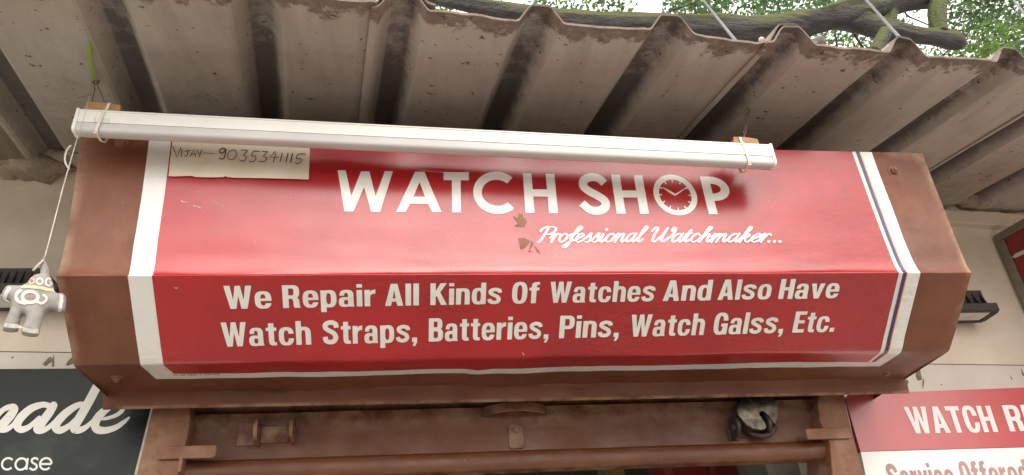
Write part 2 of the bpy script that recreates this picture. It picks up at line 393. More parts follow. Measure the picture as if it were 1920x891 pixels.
def inv(u, v, t=1.0, s=.5):                 # which (t, s) of the hood is seen at photo pixel u, v
    d = ray(u, v); d = d/np.linalg.norm(d); e1 = np.cross(d, [0, 0, 1.0]); e1 /= np.linalg.norm(e1); e2 = np.cross(d, e1)
    for _ in range(14):
        P = hood_raw(t, s)-EYE; r = np.array([P@e1, P@e2])
        h = 1e-4
        Pt = hood_raw(t+h, s)-EYE; Ps = hood_raw(t, s+h)-EYE
        J = np.array([[(Pt@e1-r[0])/h, (Ps@e1-r[0])/h], [(Pt@e2-r[1])/h, (Ps@e2-r[1])/h]])
        dt, ds = np.linalg.solve(J, -r); dt = max(-.4, min(.4, dt)); ds = max(-.3, min(.3, ds))
        t += dt; s += ds
        if abs(dt)+abs(ds) < 1e-6: break
    return t, s
hood = empty('shutter_hood', (.23, 1.5, H+.52), 'brown folded metal shutter hood with a red WATCH SHOP poster stuck on it', 'shop sign')
TS = [0, .08, .16, .25, .35, .45, .55, .65, .75, .85, .95, 1.05, 1.15, 1.25, 1.35, 1.45, 1.55, 1.65, 1.75, 1.85, 1.92, 1.955, 1.97, 1.985, 2.0, 2.015, 2.03, 2.045, 2.08,
      2.2, 2.35, 2.5, 2.65, 2.8, 2.92, 2.96, 2.98, 3.0, 3.02, 3.04, 3.08, 3.2, 3.35, 3.5, 3.65, 3.8, 3.92, 3.97, 4.0, 4.03, 4.1, 4.3, 4.6, 4.85, 5.0]
NS = 110
hm = MB()
rows = [[hood_pt(t, i/NS) for i in range(NS+1)] for t in TS]
hm.grid(rows)
# flange at the top going back to the wall, ends closed against the wall, fold under the lip
top = [p+Vector((0, .004, .004)) for p in rows[0]]
hm.grid([rows[0], top, [Vector((p.x, 1.53+.07*(p.x+.6), p.z+.012)) for p in top]])
hm.grid([rows[-1], [p+Vector((0, .004, -.002)) for p in rows[-1]], [p+Vector((0, .005, .012)) for p in rows[-1]]])
for side in (0, NS):
    prof = [r[side] for r in rows[:-8]]
    hm.grid([prof, [Vector((p.x+(.004 if side == 0 else -.004), max(1.53+.07*(p.x+.6), p.y+.002), p.z)) for p in prof]])
hood_body = hm.build('hood_body', M_BROWN, hood, smooth=True)
es = hood_body.modifiers.new('es', 'EDGE_SPLIT'); es.split_angle = math.radians(50)

# printed poster: white sheet, red field, thin navy and orange rule on the right
def vinyl(name, col, col2, rough, rough2, bumps=True, worn=True):
    m, t, b = nodes_of(name)
    c = mix(t, noise_fac(t, 4, .35, .68), col, col2)
    if worn:
        c = mix(t, math_node(t, 'MULTIPLY', noise_fac(t, 240, .73, .78, detail=2, seed=4), .6), c, (.62, .36, .33))
        c = mix(t, math_node(t, 'MULTIPLY', noise_fac(t, 7, .62, .80, detail=10, seed=9, stretch=(1, 1, 2.2), rough=.75), .16), c, (.55, .30, .27))
    t.links.new(c, b.inputs['Base Color'])
    r = t.nodes.new('ShaderNodeMapRange'); r.inputs['To Min'].default_value = rough; r.inputs['To Max'].default_value = rough2
    t.links.new(noise_fac(t, 9, .35, .65, detail=9, rough=.7, seed=5, stretch=(1, 1, 2)), r.inputs[0]); t.links.new(r.outputs[0], b.inputs['Roughness'])
    b.inputs['Specular IOR Level'].default_value = .15; b.inputs['Coat Weight'].default_value = 1; b.inputs['Coat Roughness'].default_value = .24; b.inputs['Coat IOR'].default_value = 1.6
    if bumps: bump(t, b, [(noise_fac(t, 6, 0, 1, detail=3, seed=1), .004), (math_node(t, 'MULTIPLY', noise_fac(t, 38, .3, .85, detail=9, seed=2, rough=.7, stretch=(.6, 1, 1.6)), noise_fac(t, 3.2, .42, .66, seed=12)), .0065), (noise_fac(t, 240, .55, .8, detail=2, seed=3), .0003)])
    return m
M_RED = vinyl('red_vinyl', (.42, .006, .009), (.32, .0045, .008), .30, .50)
M_PWHITE = vinyl('white_vinyl', (.76, .745, .71), (.70, .68, .64), .38, .5, worn=False)
M_SCRAPE = surf('scraped_vinyl', (.60, .42, .38), (.52, .30, .27), .7, None, 120)
M_NAVY = surf('navy_print', (.03, .02, .10), None, .4, coat=.5)
M_ORANGE = surf('orange_print', (.80, .26, .03), None, .4, coat=.5)
def sx(u, v, lvl): return inv(u, v, float(lvl), (u-130)/1640)[1]
bl = [(281, 258), (251.4, 457), (240, 516.5), (264, 685)]; bli = [(322, 262), (298, 440), (285, 515), (307, 684)]
bri = [(1597, 285), (1653, 440), (1682.7, 509.5), (1648, 660)]; br = [(1634, 286), (1696, 455), (1724, 510), (1687, 659)]
low = {'bl': (294, 710.5), 'bli': (326, 700), 'bri': (1627, 677.5), 'br': (1650, 685.5)}
def border(pts, key):
    L = []
    for (u, v) in pts: L.append(inv(u, v, 1.0 if v < 500 else (2.0 if v < 600 else 3.0), (u-130)/1640))
    L[0] = (0.0, L[0][1]+(L[0][1]-L[1][1])*L[0][0]/max(.2, L[1][0]-L[0][0])); L.append(inv(*low[key], 3.3, (u-130)/1640))
    return L
EB = {'bl': border(bl, 'bl'), 'bli': border(bli, 'bli'), 'bri': border(bri, 'bri'), 'br': border(br, 'br')}
def s_of(key, t):
    L = EB[key]
    for a, b in zip(L, L[1:]):
        if t <= b[0] or b is L[-1]:
            return a[1]+(b[1]-a[1])*(t-a[0])/(b[0]-a[0])
def strip(mb, ka, kb, tmax, off, mi, fa=0., fb=1., n=60, t0=0.0, wave=0):
    ts = [t0]+[t for t in TS if t0 < t < tmax-1e-3]+[tmax]
    rws = []
    for t in ts:
        sa, sb = s_of(ka, t), s_of(kb, t); a = sa+(sb-sa)*fa; b = sa+(sb-sa)*fb
        rws.append([hood_pt(t, a+(b-a)*i/n, off) for i in range(n+1)])
    mb.grid(rws, mi)
TW = (EB['bl'][-1][0]+EB['br'][-1][0])/2; TR = (EB['bli'][-1][0]+EB['bri'][-1][0])/2
pm = MB()
strip(pm, 'bl', 'br', TW, .0009, 0, n=110)
strip(pm, 'bli', 'bri', TR, .0015, 1, n=100)
strip(pm, 'bri', 'br', TR, .0015, 2, .19, .36, n=2)
strip(pm, 'bri', 'br', TR, .0015, 3, .362, .41, n=1)
poster = pm.build('poster', [M_PWHITE, M_RED, M_NAVY, M_ORANGE], hood, smooth=True)

# ------------------------------------------------------------------ lettering tools
def loops_to_tris(loops):                   # even-odd fill of closed 2-D loops -> verts, tris
    cu = bpy.data.curves.new('tmp', 'CURVE'); cu.dimensions = '2D'; cu.fill_mode = 'BOTH'
    for L in loops:
        sp = cu.splines.new('POLY'); sp.points.add(len(L)-1); sp.use_cyclic_u = True
        for p, q in zip(sp.points, L): p.co = (q[0], q[1], 0, 1)
    o = bpy.data.objects.new('tmp', cu); C.objects.link(o)
    dg = bpy.context.evaluated_depsgraph_get(); me = bpy.data.meshes.new_from_object(o.evaluated_get(dg))
    bpy.data.objects.remove(o); bpy.data.curves.remove(cu)
    V = [(v.co.x, v.co.y) for v in me.vertices]; F = [tuple(p.vertices) for p in me.polygons]
    bpy.data.meshes.remove(me); return V, F
def contour(D, x0, y0, h):                   # marching squares at D = 0 -> closed loops of points
    ny, nx = D.shape; nxt = {}; pt = {}
    neg = D < 0
    cells = np.argwhere(~((neg[:-1, :-1] == neg[1:, :-1]) & (neg[:-1, :-1] == neg[:-1, 1:]) & (neg[:-1, :-1] == neg[1:, 1:])))
    def edge(j, i, k):                       # k 0: bottom edge of cell (j, i) in x, 1: left edge in y
        key = (j, i, k)
        if key not in pt:
            a = D[j, i]; b_ = D[j, i+1] if k == 0 else D[j+1, i]; t = a/(a-b_)
            pt[key] = (x0+h*(i+(t if k == 0 else 0)), y0+h*(j+(t if k == 1 else 0)))
        return key
    TB = {1: [(3, 0)], 2: [(0, 1)], 3: [(3, 1)], 4: [(1, 2)], 5: [(3, 2), (1, 0)], 6: [(0, 2)], 7: [(3, 2)], 8: [(2, 3)], 9: [(2, 0)], 10: [(0, 3), (2, 1)], 11: [(2, 1)], 12: [(1, 3)], 13: [(1, 0)], 14: [(0, 3)]}
    for j, i in cells:
        c = int(neg[j, i])+2*int(neg[j, i+1])+4*int(neg[j+1, i+1])+8*int(neg[j+1, i])
        E_ = (lambda: edge(j, i, 0), lambda: edge(j, i+1, 1), lambda: edge(j+1, i, 0), lambda: edge(j, i, 1))
        for p, q in TB[c]: nxt[E_[p]()] = E_[q]()
    loops = []
    while nxt:
        k0, k = nxt.popitem(); L = [pt[k0]]
        while k != k0: L.append(pt[k]); k = nxt.pop(k)
        if len(L) > 5: loops.append(simplify(L, h*.09))
    return [l for l in loops if len(l) > 2]
def simplify(L, eps):
    out = [L[0]]; i = 0; n = len(L)
    while i < n-1:
        j = min(i+14, n-1)
        while j > i+1:
            a, b_ = np.array(L[i]), np.array(L[j]); d = b_-a; l = np.hypot(*d)+1e-12
            M = np.array(L[i+1:j])-a
            if np.abs(M[:, 0]*d[1]-M[:, 1]*d[0]).max()/l < eps: break
            j -= 1
        out.append(L[j]); i = j
    return out[:-1] if out[0] == out[-1] else out
def poly_sd(P, X, Y):                        # signed distance to a polygon on a grid
    best = np.full(X.shape, 1e9); ins = np.zeros(X.shape, bool)
    for (ax, ay), (bx, by) in zip(P, P[1:]+P[:1]):
        ex, ey = bx-ax, by-ay; l2 = ex*ex+ey*ey
        if l2 < 1e-12: continue
        t = np.clip(((X-ax)*ex+(Y-ay)*ey)/l2, 0, 1); best = np.minimum(best, (X-ax-t*ex)**2+(Y-ay-t*ey)**2)
        if ay != by: ins ^= ((ay > Y) != (by > Y)) & (X < ex*(Y-ay)/(by-ay)+ax)
    D = np.sqrt(best); D[ins] *= -1; return D
def q_(x0, y0, x1, y1): return [(x0, y0), (x1, y0), (x1, y1), (x0, y1)]
def se(cx, cy, rx, ry, e=2.7, n=48):         # squarish oval
    f = lambda c: math.copysign(abs(c)**(2/e), c)
    return [(cx+rx*f(math.cos(2*math.pi*i/n)), cy+ry*f(math.sin(2*math.pi*i/n))) for i in range(n)]
def band(pts, w, n=6):
    P = [np.array(p) for p in spline(pts, n)]; L, R_ = [], []
    for i in range(len(P)):
        t = P[min(i+1, len(P)-1)]-P[max(i-1, 0)]; t /= np.linalg.norm(t); m = np.array([-t[1], t[0]])*w/2; L.append(tuple(P[i]+m)); R_.append(tuple(P[i]-m))
    return L+R_[::-1]
XH = .745
RING = ([se(.265, XH/2, .265, XH/2+.012)], [se(.265, XH/2, .085, XH/2-.125)])
ARCH = ([se(.275, .45, .25, .305)], [q_(-1, -1, 2, .45), se(.265, .45, .07, .165)])
BOWLU = ([q_(0, .40, .32, 1), se(.32, .70, .25, .30)], [q_(.2, .55, .33, .85), se(.32, .70, .06, .15)])
GLY = {                                      # condensed bold sans capitals and small letters: groups of (added, removed) outlines
 'o': [RING], 'c': [(RING[0], RING[1]+[q_(.27, .285, .8, .475)])],
 'e': [(RING[0], RING[1]+[q_(.27, .225, .8, .325)]), ([q_(.12, .325, .46, .435)], [])],
 'n': [([q_(0, 0, .19, XH)], []), ARCH, ([q_(.335, 0, .525, .47)], [])], 'h': [([q_(0, 0, .19, 1)], []), ARCH, ([q_(.335, 0, .525, .47)], [])],
 'r': [([q_(0, 0, .19, XH)], []), ([[(.12, .42), (.17, .62), (.25, .735), (.37, .76), (.37, .575), (.28, .565), (.21, .51), (.19, .40)]], [])],
 'p': [([q_(0, -.22, .19, XH)], []), ([se(.285, XH/2, .25, XH/2+.012)], [se(.27, XH/2, .08, XH/2-.125)])],
 'd': [([q_(.345, 0, .535, 1)], []), ([se(.25, XH/2, .25, XH/2+.012)], [se(.265, XH/2, .08, XH/2-.125)])],
 'a': [([q_(.315, .03, .50, .52)], []), ([[(.315, .1), (.335, 0), (.53, 0), (.51, .07), (.50, .14)]], []), ([se(.265, .50, .235, .257)], [q_(-1, -1, 2, .50), se(.25, .50, .065, .125)]), ([se(.20, .212, .20, .224), q_(.2, .315, .33, .43)], [se(.25, .205, .075, .105), q_(.335, -1, 2, 2)])],
 's': [([band([(.455, .52), (.43, .625), (.27, .675), (.115, .615), (.115, .50), (.25, .405), (.375, .325), (.42, .21), (.37, .105), (.24, .07), (.10, .115), (.065, .235)], .158)], [])],
 'i': [([q_(0, 0, .19, XH)], []), ([q_(0, .85, .19, 1)], [])], 'l': [([q_(0, 0, .19, 1)], [])],
 't': [([q_(.09, .14, .28, .93), q_(0, .61, .37, XH), [(.09, .17), (.115, .05), (.2, 0), (.37, 0), (.37, .13), (.30, .13), (.28, .17)]], [])],
 'f': [([q_(.08, 0, .27, .82), q_(0, .61, .37, XH), [(.08, .80), (.10, .93), (.19, 1), (.38, 1), (.38, .87), (.30, .87), (.27, .82)]], [])],
 'v': [([[(0, XH), (.195, XH), (.27, .26), (.345, XH), (.54, XH), (.365, 0), (.175, 0)]], [])],
 'W': [([[(0, 1), (.195, 1), (.275, .38), (.355, 1), (.525, 1), (.605, .38), (.685, 1), (.88, 1), (.71, 0), (.52, 0), (.44, .58), (.36, 0), (.17, 0)]], [])],
 'A': [([[(0, 0), (.20, 0), (.235, .19), (.385, .19), (.42, 0), (.62, 0), (.42, 1), (.20, 1)]], [[(.262, .335), (.358, .335), (.31, .74)]])],
 'K': [([q_(0, 0, .2, 1), [(.19, .36), (.19, .62), (.38, 1), (.62, 1), (.37, .585), (.635, 0), (.405, 0), (.245, .42)]], [])],
 'R': [BOWLU, ([q_(0, 0, .2, .5), [(.22, .50), (.46, .50), (.555, .34), (.565, .10), (.60, 0), (.385, 0), (.36, .10), (.355, .30), (.31, .405), (.2, .42)]], [])],
 'P': [BOWLU, ([q_(0, 0, .2, .5)], [])],
 'B': [([q_(0, .44, .3, 1), se(.30, .74, .25, .26)], [q_(.2, .605, .31, .855), se(.30, .73, .055, .125)]), ([q_(0, 0, .3, .56), se(.30, .285, .28, .285)], [q_(.2, .145, .31, .435), se(.31, .29, .065, .145)])],
 'O': [([se(.29, .5, .29, .515)], [se(.29, .5, .095, .365)])], 'C': [([se(.29, .5, .29, .515)], [se(.29, .5, .095, .365), q_(.30, .37, 1, .63)])],
 'G': [([se(.29, .5, .29, .515)], [se(.29, .5, .095, .365), q_(.30, .51, 1, .64)]), ([q_(.31, .37, .58, .51), q_(.435, .0, .58, .45)], [])],
 'S': [([band([(.52, .69), (.485, .85), (.30, .915), (.12, .84), (.11, .68), (.26, .56), (.42, .45), (.485, .29), (.42, .13), (.28, .085), (.12, .14), (.08, .31)], .19)], [])],
 'H': [([q_(0, 0, .2, 1), q_(.37, 0, .57, 1), q_(.1, .43, .47, .585)], [])], 'E': [([q_(0, 0, .2, 1), q_(.1, 0, .49, .155), q_(.1, .43, .46, .575), q_(.1, .845, .49, 1)], [])],
 'T': [([q_(0, .84, .55, 1), q_(.175, 0, .375, .9)], [])], ',': [([[(0, 0), (0, .19), (.19, .19), (.19, -.02), (.12, -.17), (.02, -.17), (.085, 0)]], [])], '.': [([q_(0, 0, .19, .19)], [])]}
_gc = {}
def glyph(ch):
    if ch not in _gc:
        allp = [p for g_ in GLY[ch] for P in g_[0] for p in P]; h = .0125
        X, Y = np.meshgrid(np.arange(min(p[0] for p in allp)-.05, max(p[0] for p in allp)+.06, h), np.arange(min(p[1] for p in allp)-.05, max(p[1] for p in allp)+.06, h)); D = None
        for add_, sub_ in GLY[ch]:
            d = np.minimum.reduce([poly_sd([tuple(p) for p in P], X, Y) for P in add_])
            for P in sub_: d = np.maximum(d, -poly_sd([tuple(p) for p in P], X, Y))
            D = d if D is None else np.minimum(D, d)
        D[np.abs(D) < 1e-9] = 1e-9
        V, F = loops_to_tris(contour(D, X[0, 0], Y[0, 0], h)); _gc[ch] = (V, F, max(p[0] for p in allp))
    return _gc[ch]
def word_tris(txt, squeeze=1, off=None, spacing=.075):
    V, F, x = [], [], 0
    for ch in txt:
        if ch == ' ': x += .3; continue
        v, f, w_ = glyph(ch); n = len(V); V += [(p[0]+x, p[1]) for p in v]; F += [tuple(i+n for i in t) for t in f]; x += w_+spacing
    return V, F
_cap = {}
def cap_height(squeeze, off): return 0.0, 1.0
def cut(V, F, lines):                        # add vertices where the fill crosses horizontal lines, so it follows a bent sheet
    bm = bmesh.new(); vs = [bm.verts.new((x, y, 0)) for x, y in V]
    for f in F:
        try: bm.faces.new([vs[i] for i in f])
        except ValueError: pass
    for axis, vals in lines:
        no = (1, 0, 0) if axis == 0 else (0, 1, 0)
        for val in vals:
            co = (val, 0, 0) if axis == 0 else (0, val, 0)
            bmesh.ops.bisect_plane(bm, geom=bm.verts[:]+bm.edges[:]+bm.faces[:], plane_co=co, plane_no=no, dist=1e-6)
    bm.verts.index_update()
    V2 = [(v.co.x, v.co.y) for v in bm.verts]; F2 = [tuple(v.index for v in f.verts) for f in bm.faces]; bm.free()
    return V2, F2
class Lay:                                   # maps photo pixels onto a surface; used to lay lettering on it
    def __init__(s, fn): s.fn = fn; s.mb = MB()
    def px(s, V, F, lift=0.0):
        s.mb.add([s.fn(u, v, lift) for u, v in V], F)
    def stroke(s, pts, width, lift=0.0, ramp=4e-6, cap=True, closed=False):
        P = [np.array(p[:2], float) for p in pts]; n = len(P)
        W = width if isinstance(width, (list, tuple, np.ndarray)) else [width]*n
        Ls, Rs = [], []
        for i in range(n):
            a = P[(i-1) % n] if closed or i > 0 else P[i]; b = P[(i+1) % n] if closed or i < n-1 else P[i]
            t = b-a; t = t/(np.linalg.norm(t)+1e-9); nn = np.array([-t[1], t[0]])*W[i]/2
            Ls.append(P[i]+nn); Rs.append(P[i]-nn)
        vs = []; k = 0
        for i in range(n):
            l = lift+ramp*i
            vs += [s.fn(*Ls[i], l), s.fn(*Rs[i], l)]
        fs = [(2*i, 2*i+1, 2*i+3, 2*i+2) for i in range(n-1)]
        if closed: fs.append((2*n-2, 2*n-1, 1, 0))
        s.mb.add(vs, fs)
        if cap and not closed:
            for (i, l) in ((0, lift-ramp), (n-1, lift+ramp*n)):
                r = W[i]/2; s.mb.add([s.fn(P[i][0]+r*math.cos(q*math.pi/6), P[i][1]+r*math.sin(q*math.pi/6), l) for q in range(12)], [tuple(range(12))])
def on_hood(off, t0, s0=None):
    def fn(u, v, lift=0):
        t, s = inv(u, v, t0, (u-130)/1640); return hood_pt(t, s, off+lift)
    return fn
def on_wall(off):
    return lambda u, v, lift=0: atwall(u, v, off+lift)

# WATCH SHOP: geometric capitals, drawn in (U, V): U = photo pixel at mid height, V = 0 baseline .. 1 cap line
def lean(U): return .035*(U-838)
def head_px(U, V):
    top = 320.5+(U-633)*(332.5-320.5)/731; bot = 398+(U-650)*(403-398)/680
    return U+lean(U)*(.5-V), bot+(top-bot)*V
def arc(cx, cy, rx, ry, a0, a1, n): return [(cx+rx*math.cos(math.radians(a0+(a1-a0)*i/n)), cy+ry*math.sin(math.radians(a0+(a1-a0)*i/n))) for i in range(n+1)]
def thick(path, w):                          # constant-width band with flat ends, U is 77 px per unit V
    P = [np.array([p[0]/77.0, p[1]]) for p in path]; L, R_ = [], []
    for i in range(len(P)):
        t = P[min(i+1, len(P)-1)]-P[max(i-1, 0)]; t /= np.linalg.norm(t); n = np.array([-t[1], t[0]])*w/2
        L.append(P[i]+n); R_.append(P[i]-n)
    return [(p[0]*77, p[1]) for p in L+R_[::-1]]
SW = 16.5
def W_(a, b):
    w = b-a; c = (a+b)/2; k = 15.5
    return [[(a, 1), (a+k, 1), (a+w*.285, .38), (c-8, .985), (c+8, .985), (b-w*.285, .38), (b-k, 1), (b, 1), (b-w*.19, 0), (b-w*.345, 0), (c, .60), (a+w*.345, 0), (a+w*.19, 0)]]
def A_l(a, b):
    c = (a+b)/2
    return [[(a, 0), (a+17, 0), (a+25, .20), (b-25, .20), (b-17, 0), (b, 0), (c+9, 1), (c-9, 1)], [(a+31, .375), (b-31, .375), (c, .74)]]
def T_(a, b): c = (a+b)/2; return [[(a, 1), (b, 1), (b, .80), (c+8.3, .80), (c+8.3, 0), (c-8.3, 0), (c-8.3, .80), (a, .80)]]
def H_(a, b): return [[(a, 0), (a+SW, 0), (a+SW, .42), (b-SW, .42), (b-SW, 0), (b, 0), (b, 1), (b-SW, 1), (b-SW, .60), (a+SW, .60), (a+SW, 1), (a, 1)]]
def C_(a, b):
    rx = (b-a)*.515; cx = a+rx
    return [arc(cx, .5, rx, .53, 47, 313, 30)+arc(cx, .5, rx-16, .53-.205, 313, 47, 26)]
def S_(a, b):
    w = b-a; pts = [(a+w*.90, .78), (a+w*.72, .905), (a+w*.46, .93), (a+w*.22, .85), (a+w*.17, .70), (a+w*.34, .575), (a+w*.60, .465), (a+w*.83, .33), (a+w*.80, .155), (a+w*.55, .065), (a+w*.28, .10), (a+w*.05, .265)]
    return [thick(spline(pts, 6), .205)]
def O_(a, b):
    cx = (a+b)/2; r = (b-a)/2
    return [arc(cx, .5, r, .535, 0, 360, 48)[:-1], arc(cx, .5, r-10.5, .535-.135, 0, 360, 48)[:-1]]
def P_(a, b):
    m = b-27
    return [[(a, 0), (a+SW, 0), (a+SW, .36), (m-4, .36)]+arc(m-4, .68, b-m+4, .32, -90, 90, 16)[1:]+[(a, 1)], [(a+SW, .55), (m-6, .55)]+arc(m-6, .68, 17, .13, -90, 90, 12)[1:]+[(a+SW, .81)]]
hl = Lay(on_hood(.0023, .8))
for fn, a, b in ((W_, 629.5, 735), (A_l, 744.5, 828), (T_, 831.5, 879.5), (C_, 887, 974), (H_, 982.5, 1042.5), (S_, 1086, 1141), (H_, 1150.5, 1210), (O_, 1225, 1306), (P_, 1320, 1370)):
    V, F = cut(*loops_to_tris(fn(a, b)), [(1, [i/7 for i in range(1, 7)])])
    hl.px([head_px(*p) for p in V], F)
def clock_px(x, y): return head_px(1265.5+x*40.5, .5+y*.535)
for k in range(12):
    a = math.radians(30*k); d = np.array([math.sin(a), math.cos(a)])
    hl.stroke([clock_px(*(d*.62)), clock_px(*(d*.755))], 2.2, 1e-5, cap=False)
hl.stroke([clock_px(0, 0), clock_px(-.24, .17), clock_px(-.50, .36)], [4.2, 3.6, 1.2], 2e-5, cap=False)
hl.stroke([clock_px(0, 0), clock_px(.30, .19), clock_px(.64, .41)], [3.2, 2.2, .8], 3e-5, cap=False)
tag(hl.mb.build('heading_lettering', M_LETTER, poster, clean=False), 'WATCH SHOP in white capitals with a clock for the letter O')

# Professional Watchmaker... in a connected script
SCR = {
 'P': ([[(.42, 1.62), (.36, .8), (.22, .05), (.05, -.02)], [(-.12, 1.25), (.02, 1.62), (.45, 1.78), (1.0, 1.68), (1.12, 1.3), (.85, .92), (.48, .88)]], 1.12),
 'r': ([[(-.12, .5), (.08, .98), (.2, .86), (.17, .4), (.13, .0)], [(.17, .45), (.34, .85), (.52, .98), (.62, .8)]], .62),
 'o': ([[(.42, .98), (.14, .78), (.08, .35), (.28, .02), (.58, .15), (.68, .6), (.5, .95), (.38, .97)], [(.5, .92), (.7, .78), (.9, .85)]], .84),
 'f': ([[(.1, .5), (.45, 1.05), (.72, 1.6), (.55, 1.82), (.38, 1.4), (.3, .5), (.2, -.4), (.02, -.7), (-.12, -.5), (.1, -.15), (.45, .2)], [(.1, .93), (.62, 1.0)]], .62),
 'e': ([[(-.05, .2), (.35, .5), (.58, .78), (.4, 1.0), (.14, .75), (.08, .3), (.3, .0), (.6, .12), (.82, .45)]], .76),
 's': ([[(-.08, .2), (.2, .6), (.38, 1.06), (.42, .7), (.55, .3), (.4, .0), (.15, .06)], [(.45, .05), (.65, .2), (.78, .42)]], .68),
 'i': ([[(-.05, .3), (.12, .98), (.12, .3), (.25, .0), (.5, .35)], [(.2, 1.42), (.22, 1.46)]], .46),
 'n': ([[(-.05, .55), (.1, .98), (.17, .8), (.12, .0)], [(.14, .4), (.38, .9), (.6, .92), (.6, .35), (.72, .0), (.98, .35)]], .94),
 'a': ([[(.64, .8), (.42, .99), (.13, .75), (.08, .3), (.25, .0), (.5, .25), (.66, .7)], [(.68, .98), (.62, .4), (.74, .0), (1.0, .35)]], .94),
 'l': ([[(-.02, .3), (.32, 1.1), (.46, 1.65), (.32, 1.8), (.2, 1.3), (.14, .35), (.28, .0), (.55, .3)]], .5),
 'W': ([[(-.05, 1.3), (.1, 1.68), (.32, 1.6), (.3, .8), (.4, .1), (.62, .1), (.9, .7), (1.05, 1.6)], [(1.03, 1.4), (1.0, .6), (1.15, .05), (1.42, .3), (1.72, 1.0), (1.7, 1.6), (1.5, 1.66), (1.5, 1.3)]], 1.78),
 't': ([[(-.02, .4), (.25, 1.45), (.16, .45), (.28, .0), (.55, .35)], [(-.04, .98), (.46, 1.02)]], .52),
 'c': ([[(.56, .78), (.42, 1.0), (.14, .78), (.08, .32), (.28, .0), (.55, .1), (.8, .45)]], .72),
 'h': ([[(-.05, .3), (.3, 1.15), (.45, 1.65), (.3, 1.78), (.2, 1.2), (.1, .0)], [(.13, .4), (.38, .9), (.58, .9), (.58, .35), (.7, .0), (.95, .35)]], .9),
 'm': ([[(-.05, .55), (.1, .98), (.17, .8), (.12, .0)], [(.14, .4), (.36, .92), (.53, .88), (.5, .0)], [(.52, .4), (.76, .92), (.95, .88), (.94, .3), (1.06, .0), (1.3, .35)]], 1.26),
 'k': ([[(-.05, .3), (.3, 1.15), (.45, 1.65), (.3, 1.78), (.2, 1.2), (.1, .0)], [(.16, .4), (.42, .92), (.6, .8), (.42, .5), (.2, .46)], [(.3, .48), (.52, .08), (.7, .02), (.88, .3)]], .84),
 '.': ([[(.1, .05), (.14, .08)]], .42)}
SH = .36
def script(lay, txt, u0, u1, base0, base1, xh, wmax, wmin):
    x = 0; out = []
    for ch in txt:
        st, adv = SCR[ch]
        for s_ in st: out.append((x, s_, ch))
        x += adv
    allx = [x0+p[0]+SH*p[1] for x0, s_, ch in out for p in s_]; lo, hi = min(allx), max(allx); k = (u1-u0)/(hi-lo)
    for n, (x0, s_, ch) in enumerate(out):
        pts = spline([(x0+p[0]+SH*p[1], p[1]) for p in s_], 6)
        q = [(u0+(p[0]-lo)*k, base0+(base1-base0)*((p[0]-lo)/(hi-lo))-p[1]*xh) for p in pts]
        W = []
        for i in range(len(q)):
            a, b = q[max(i-1, 0)], q[min(i+1, len(q)-1)]; dx, dy = b[0]-a[0], b[1]-a[1]; L = math.hypot(dx, dy)+1e-9
            down = abs((dx*(-.32)+dy*.95)/L); W.append(wmin+(wmax-wmin)*down**1.6)
        if len(s_) == 2 and ch in 'i.': W = [wmax*1.15]*len(q)
        lay.stroke(q, W, 2e-5+n*1.2e-4/4)
pl = Lay(on_hood(.0023, 1.0))
script(pl, 'Professional', 1007, 1213, 455, 455, 16.0, 4.1, 1.6)
script(pl, 'Watchmaker...', 1222, 1461, 455, 456, 16.0, 4.1, 1.6)
tag(pl.mb.build('script_lettering', M_LETTER, poster, clean=False), 'Professional Watchmaker... in small white script')

# two lines on the lower face
def body_word(lay, txt, u0, u1, base, top, leank, sq=1, off=None, spacing=.075, pivot=770, ncut=3):
    lo, hi = cap_height(sq, off); V, F = word_tris(txt, sq, off, spacing)
    x0 = min(v[0] for v in V); x1 = max(v[0] for v in V)
    V = [((x-x0)/(x1-x0), (y-lo)/(hi-lo)) for x, y in V]; V, F = cut(V, F, [(1, [i/ncut for i in range(1, ncut)])])
    def m(x, y):
        U = u0+(u1-u0)*x; b = base(U); t = top(U); ln = leank*(U-pivot)*(abs(t-b)/43)
        return U+ln*(.5-y), b+(t-b)*y
    lay.px([m(*p) for p in V], F)
for words, base, top in (
   ([('We', 421, 509), ('Repair', 530, 704), ('All', 722, 785.5), ('Kinds', 807, 941), ('Of', 960, 1011), ('Watches', 1031, 1228), ('And', 1244, 1334), ('Also', 1347, 1446), ('Have', 1461, 1573)],
    lambda U: 578.5-(U-434)*(578.5-559.5)/(1467-434), lambda U: 535.5-(U-421)*(535.5-522)/(1470-421)),
   ([('Watch', 416, 583), ('Straps,', 605, 782), ('Batteries,', 804, 1029), ('Pins,', 1049, 1161), ('Watch', 1182, 1321), ('Galss,', 1338, 1470), ('Etc.', 1488, 1566)],
    lambda U: 649-(U-430)*(649-623)/(1490-430), lambda U: 604-(U-416)*(604-583)/(1490-416))):
    for wd, a, b in words:
        bl_ = Lay(on_hood(.0023, 2.5)); body_word(bl_, wd, a, b, base, top, -.0114)
        tag(bl_.mb.build('lettering', M_LETTER, poster, clean=False), 'the word '+wd+' in white condensed letters')

# places where the vinyl is torn and the brown metal shows
for poly in ([(961, 405), (966, 409), (972, 409), (971, 403), (976, 404), (974, 400), (981, 405), (978, 408), (984, 410), (988, 417), (984, 422), (985, 426), (974, 427), (964, 425), (971, 420), (966, 414)],
             [(971, 448), (983, 447), (994, 453), (990, 460), (984, 466), (976, 470), (974, 460)], [(995, 452), (1000, 457), (998, 464), (993, 469), (990, 474), (993, 464)], [(1001, 462), (1008, 468), (1014, 477), (1006, 473)], [(992, 470), (998, 474), (990, 473)]):
    tm = Lay(on_hood(.0021, 1.0)); V, F = loops_to_tris([poly]); tm.px(V, F)
    tm.mb.build('torn_patch', M_BROWND, poster, clean=False)
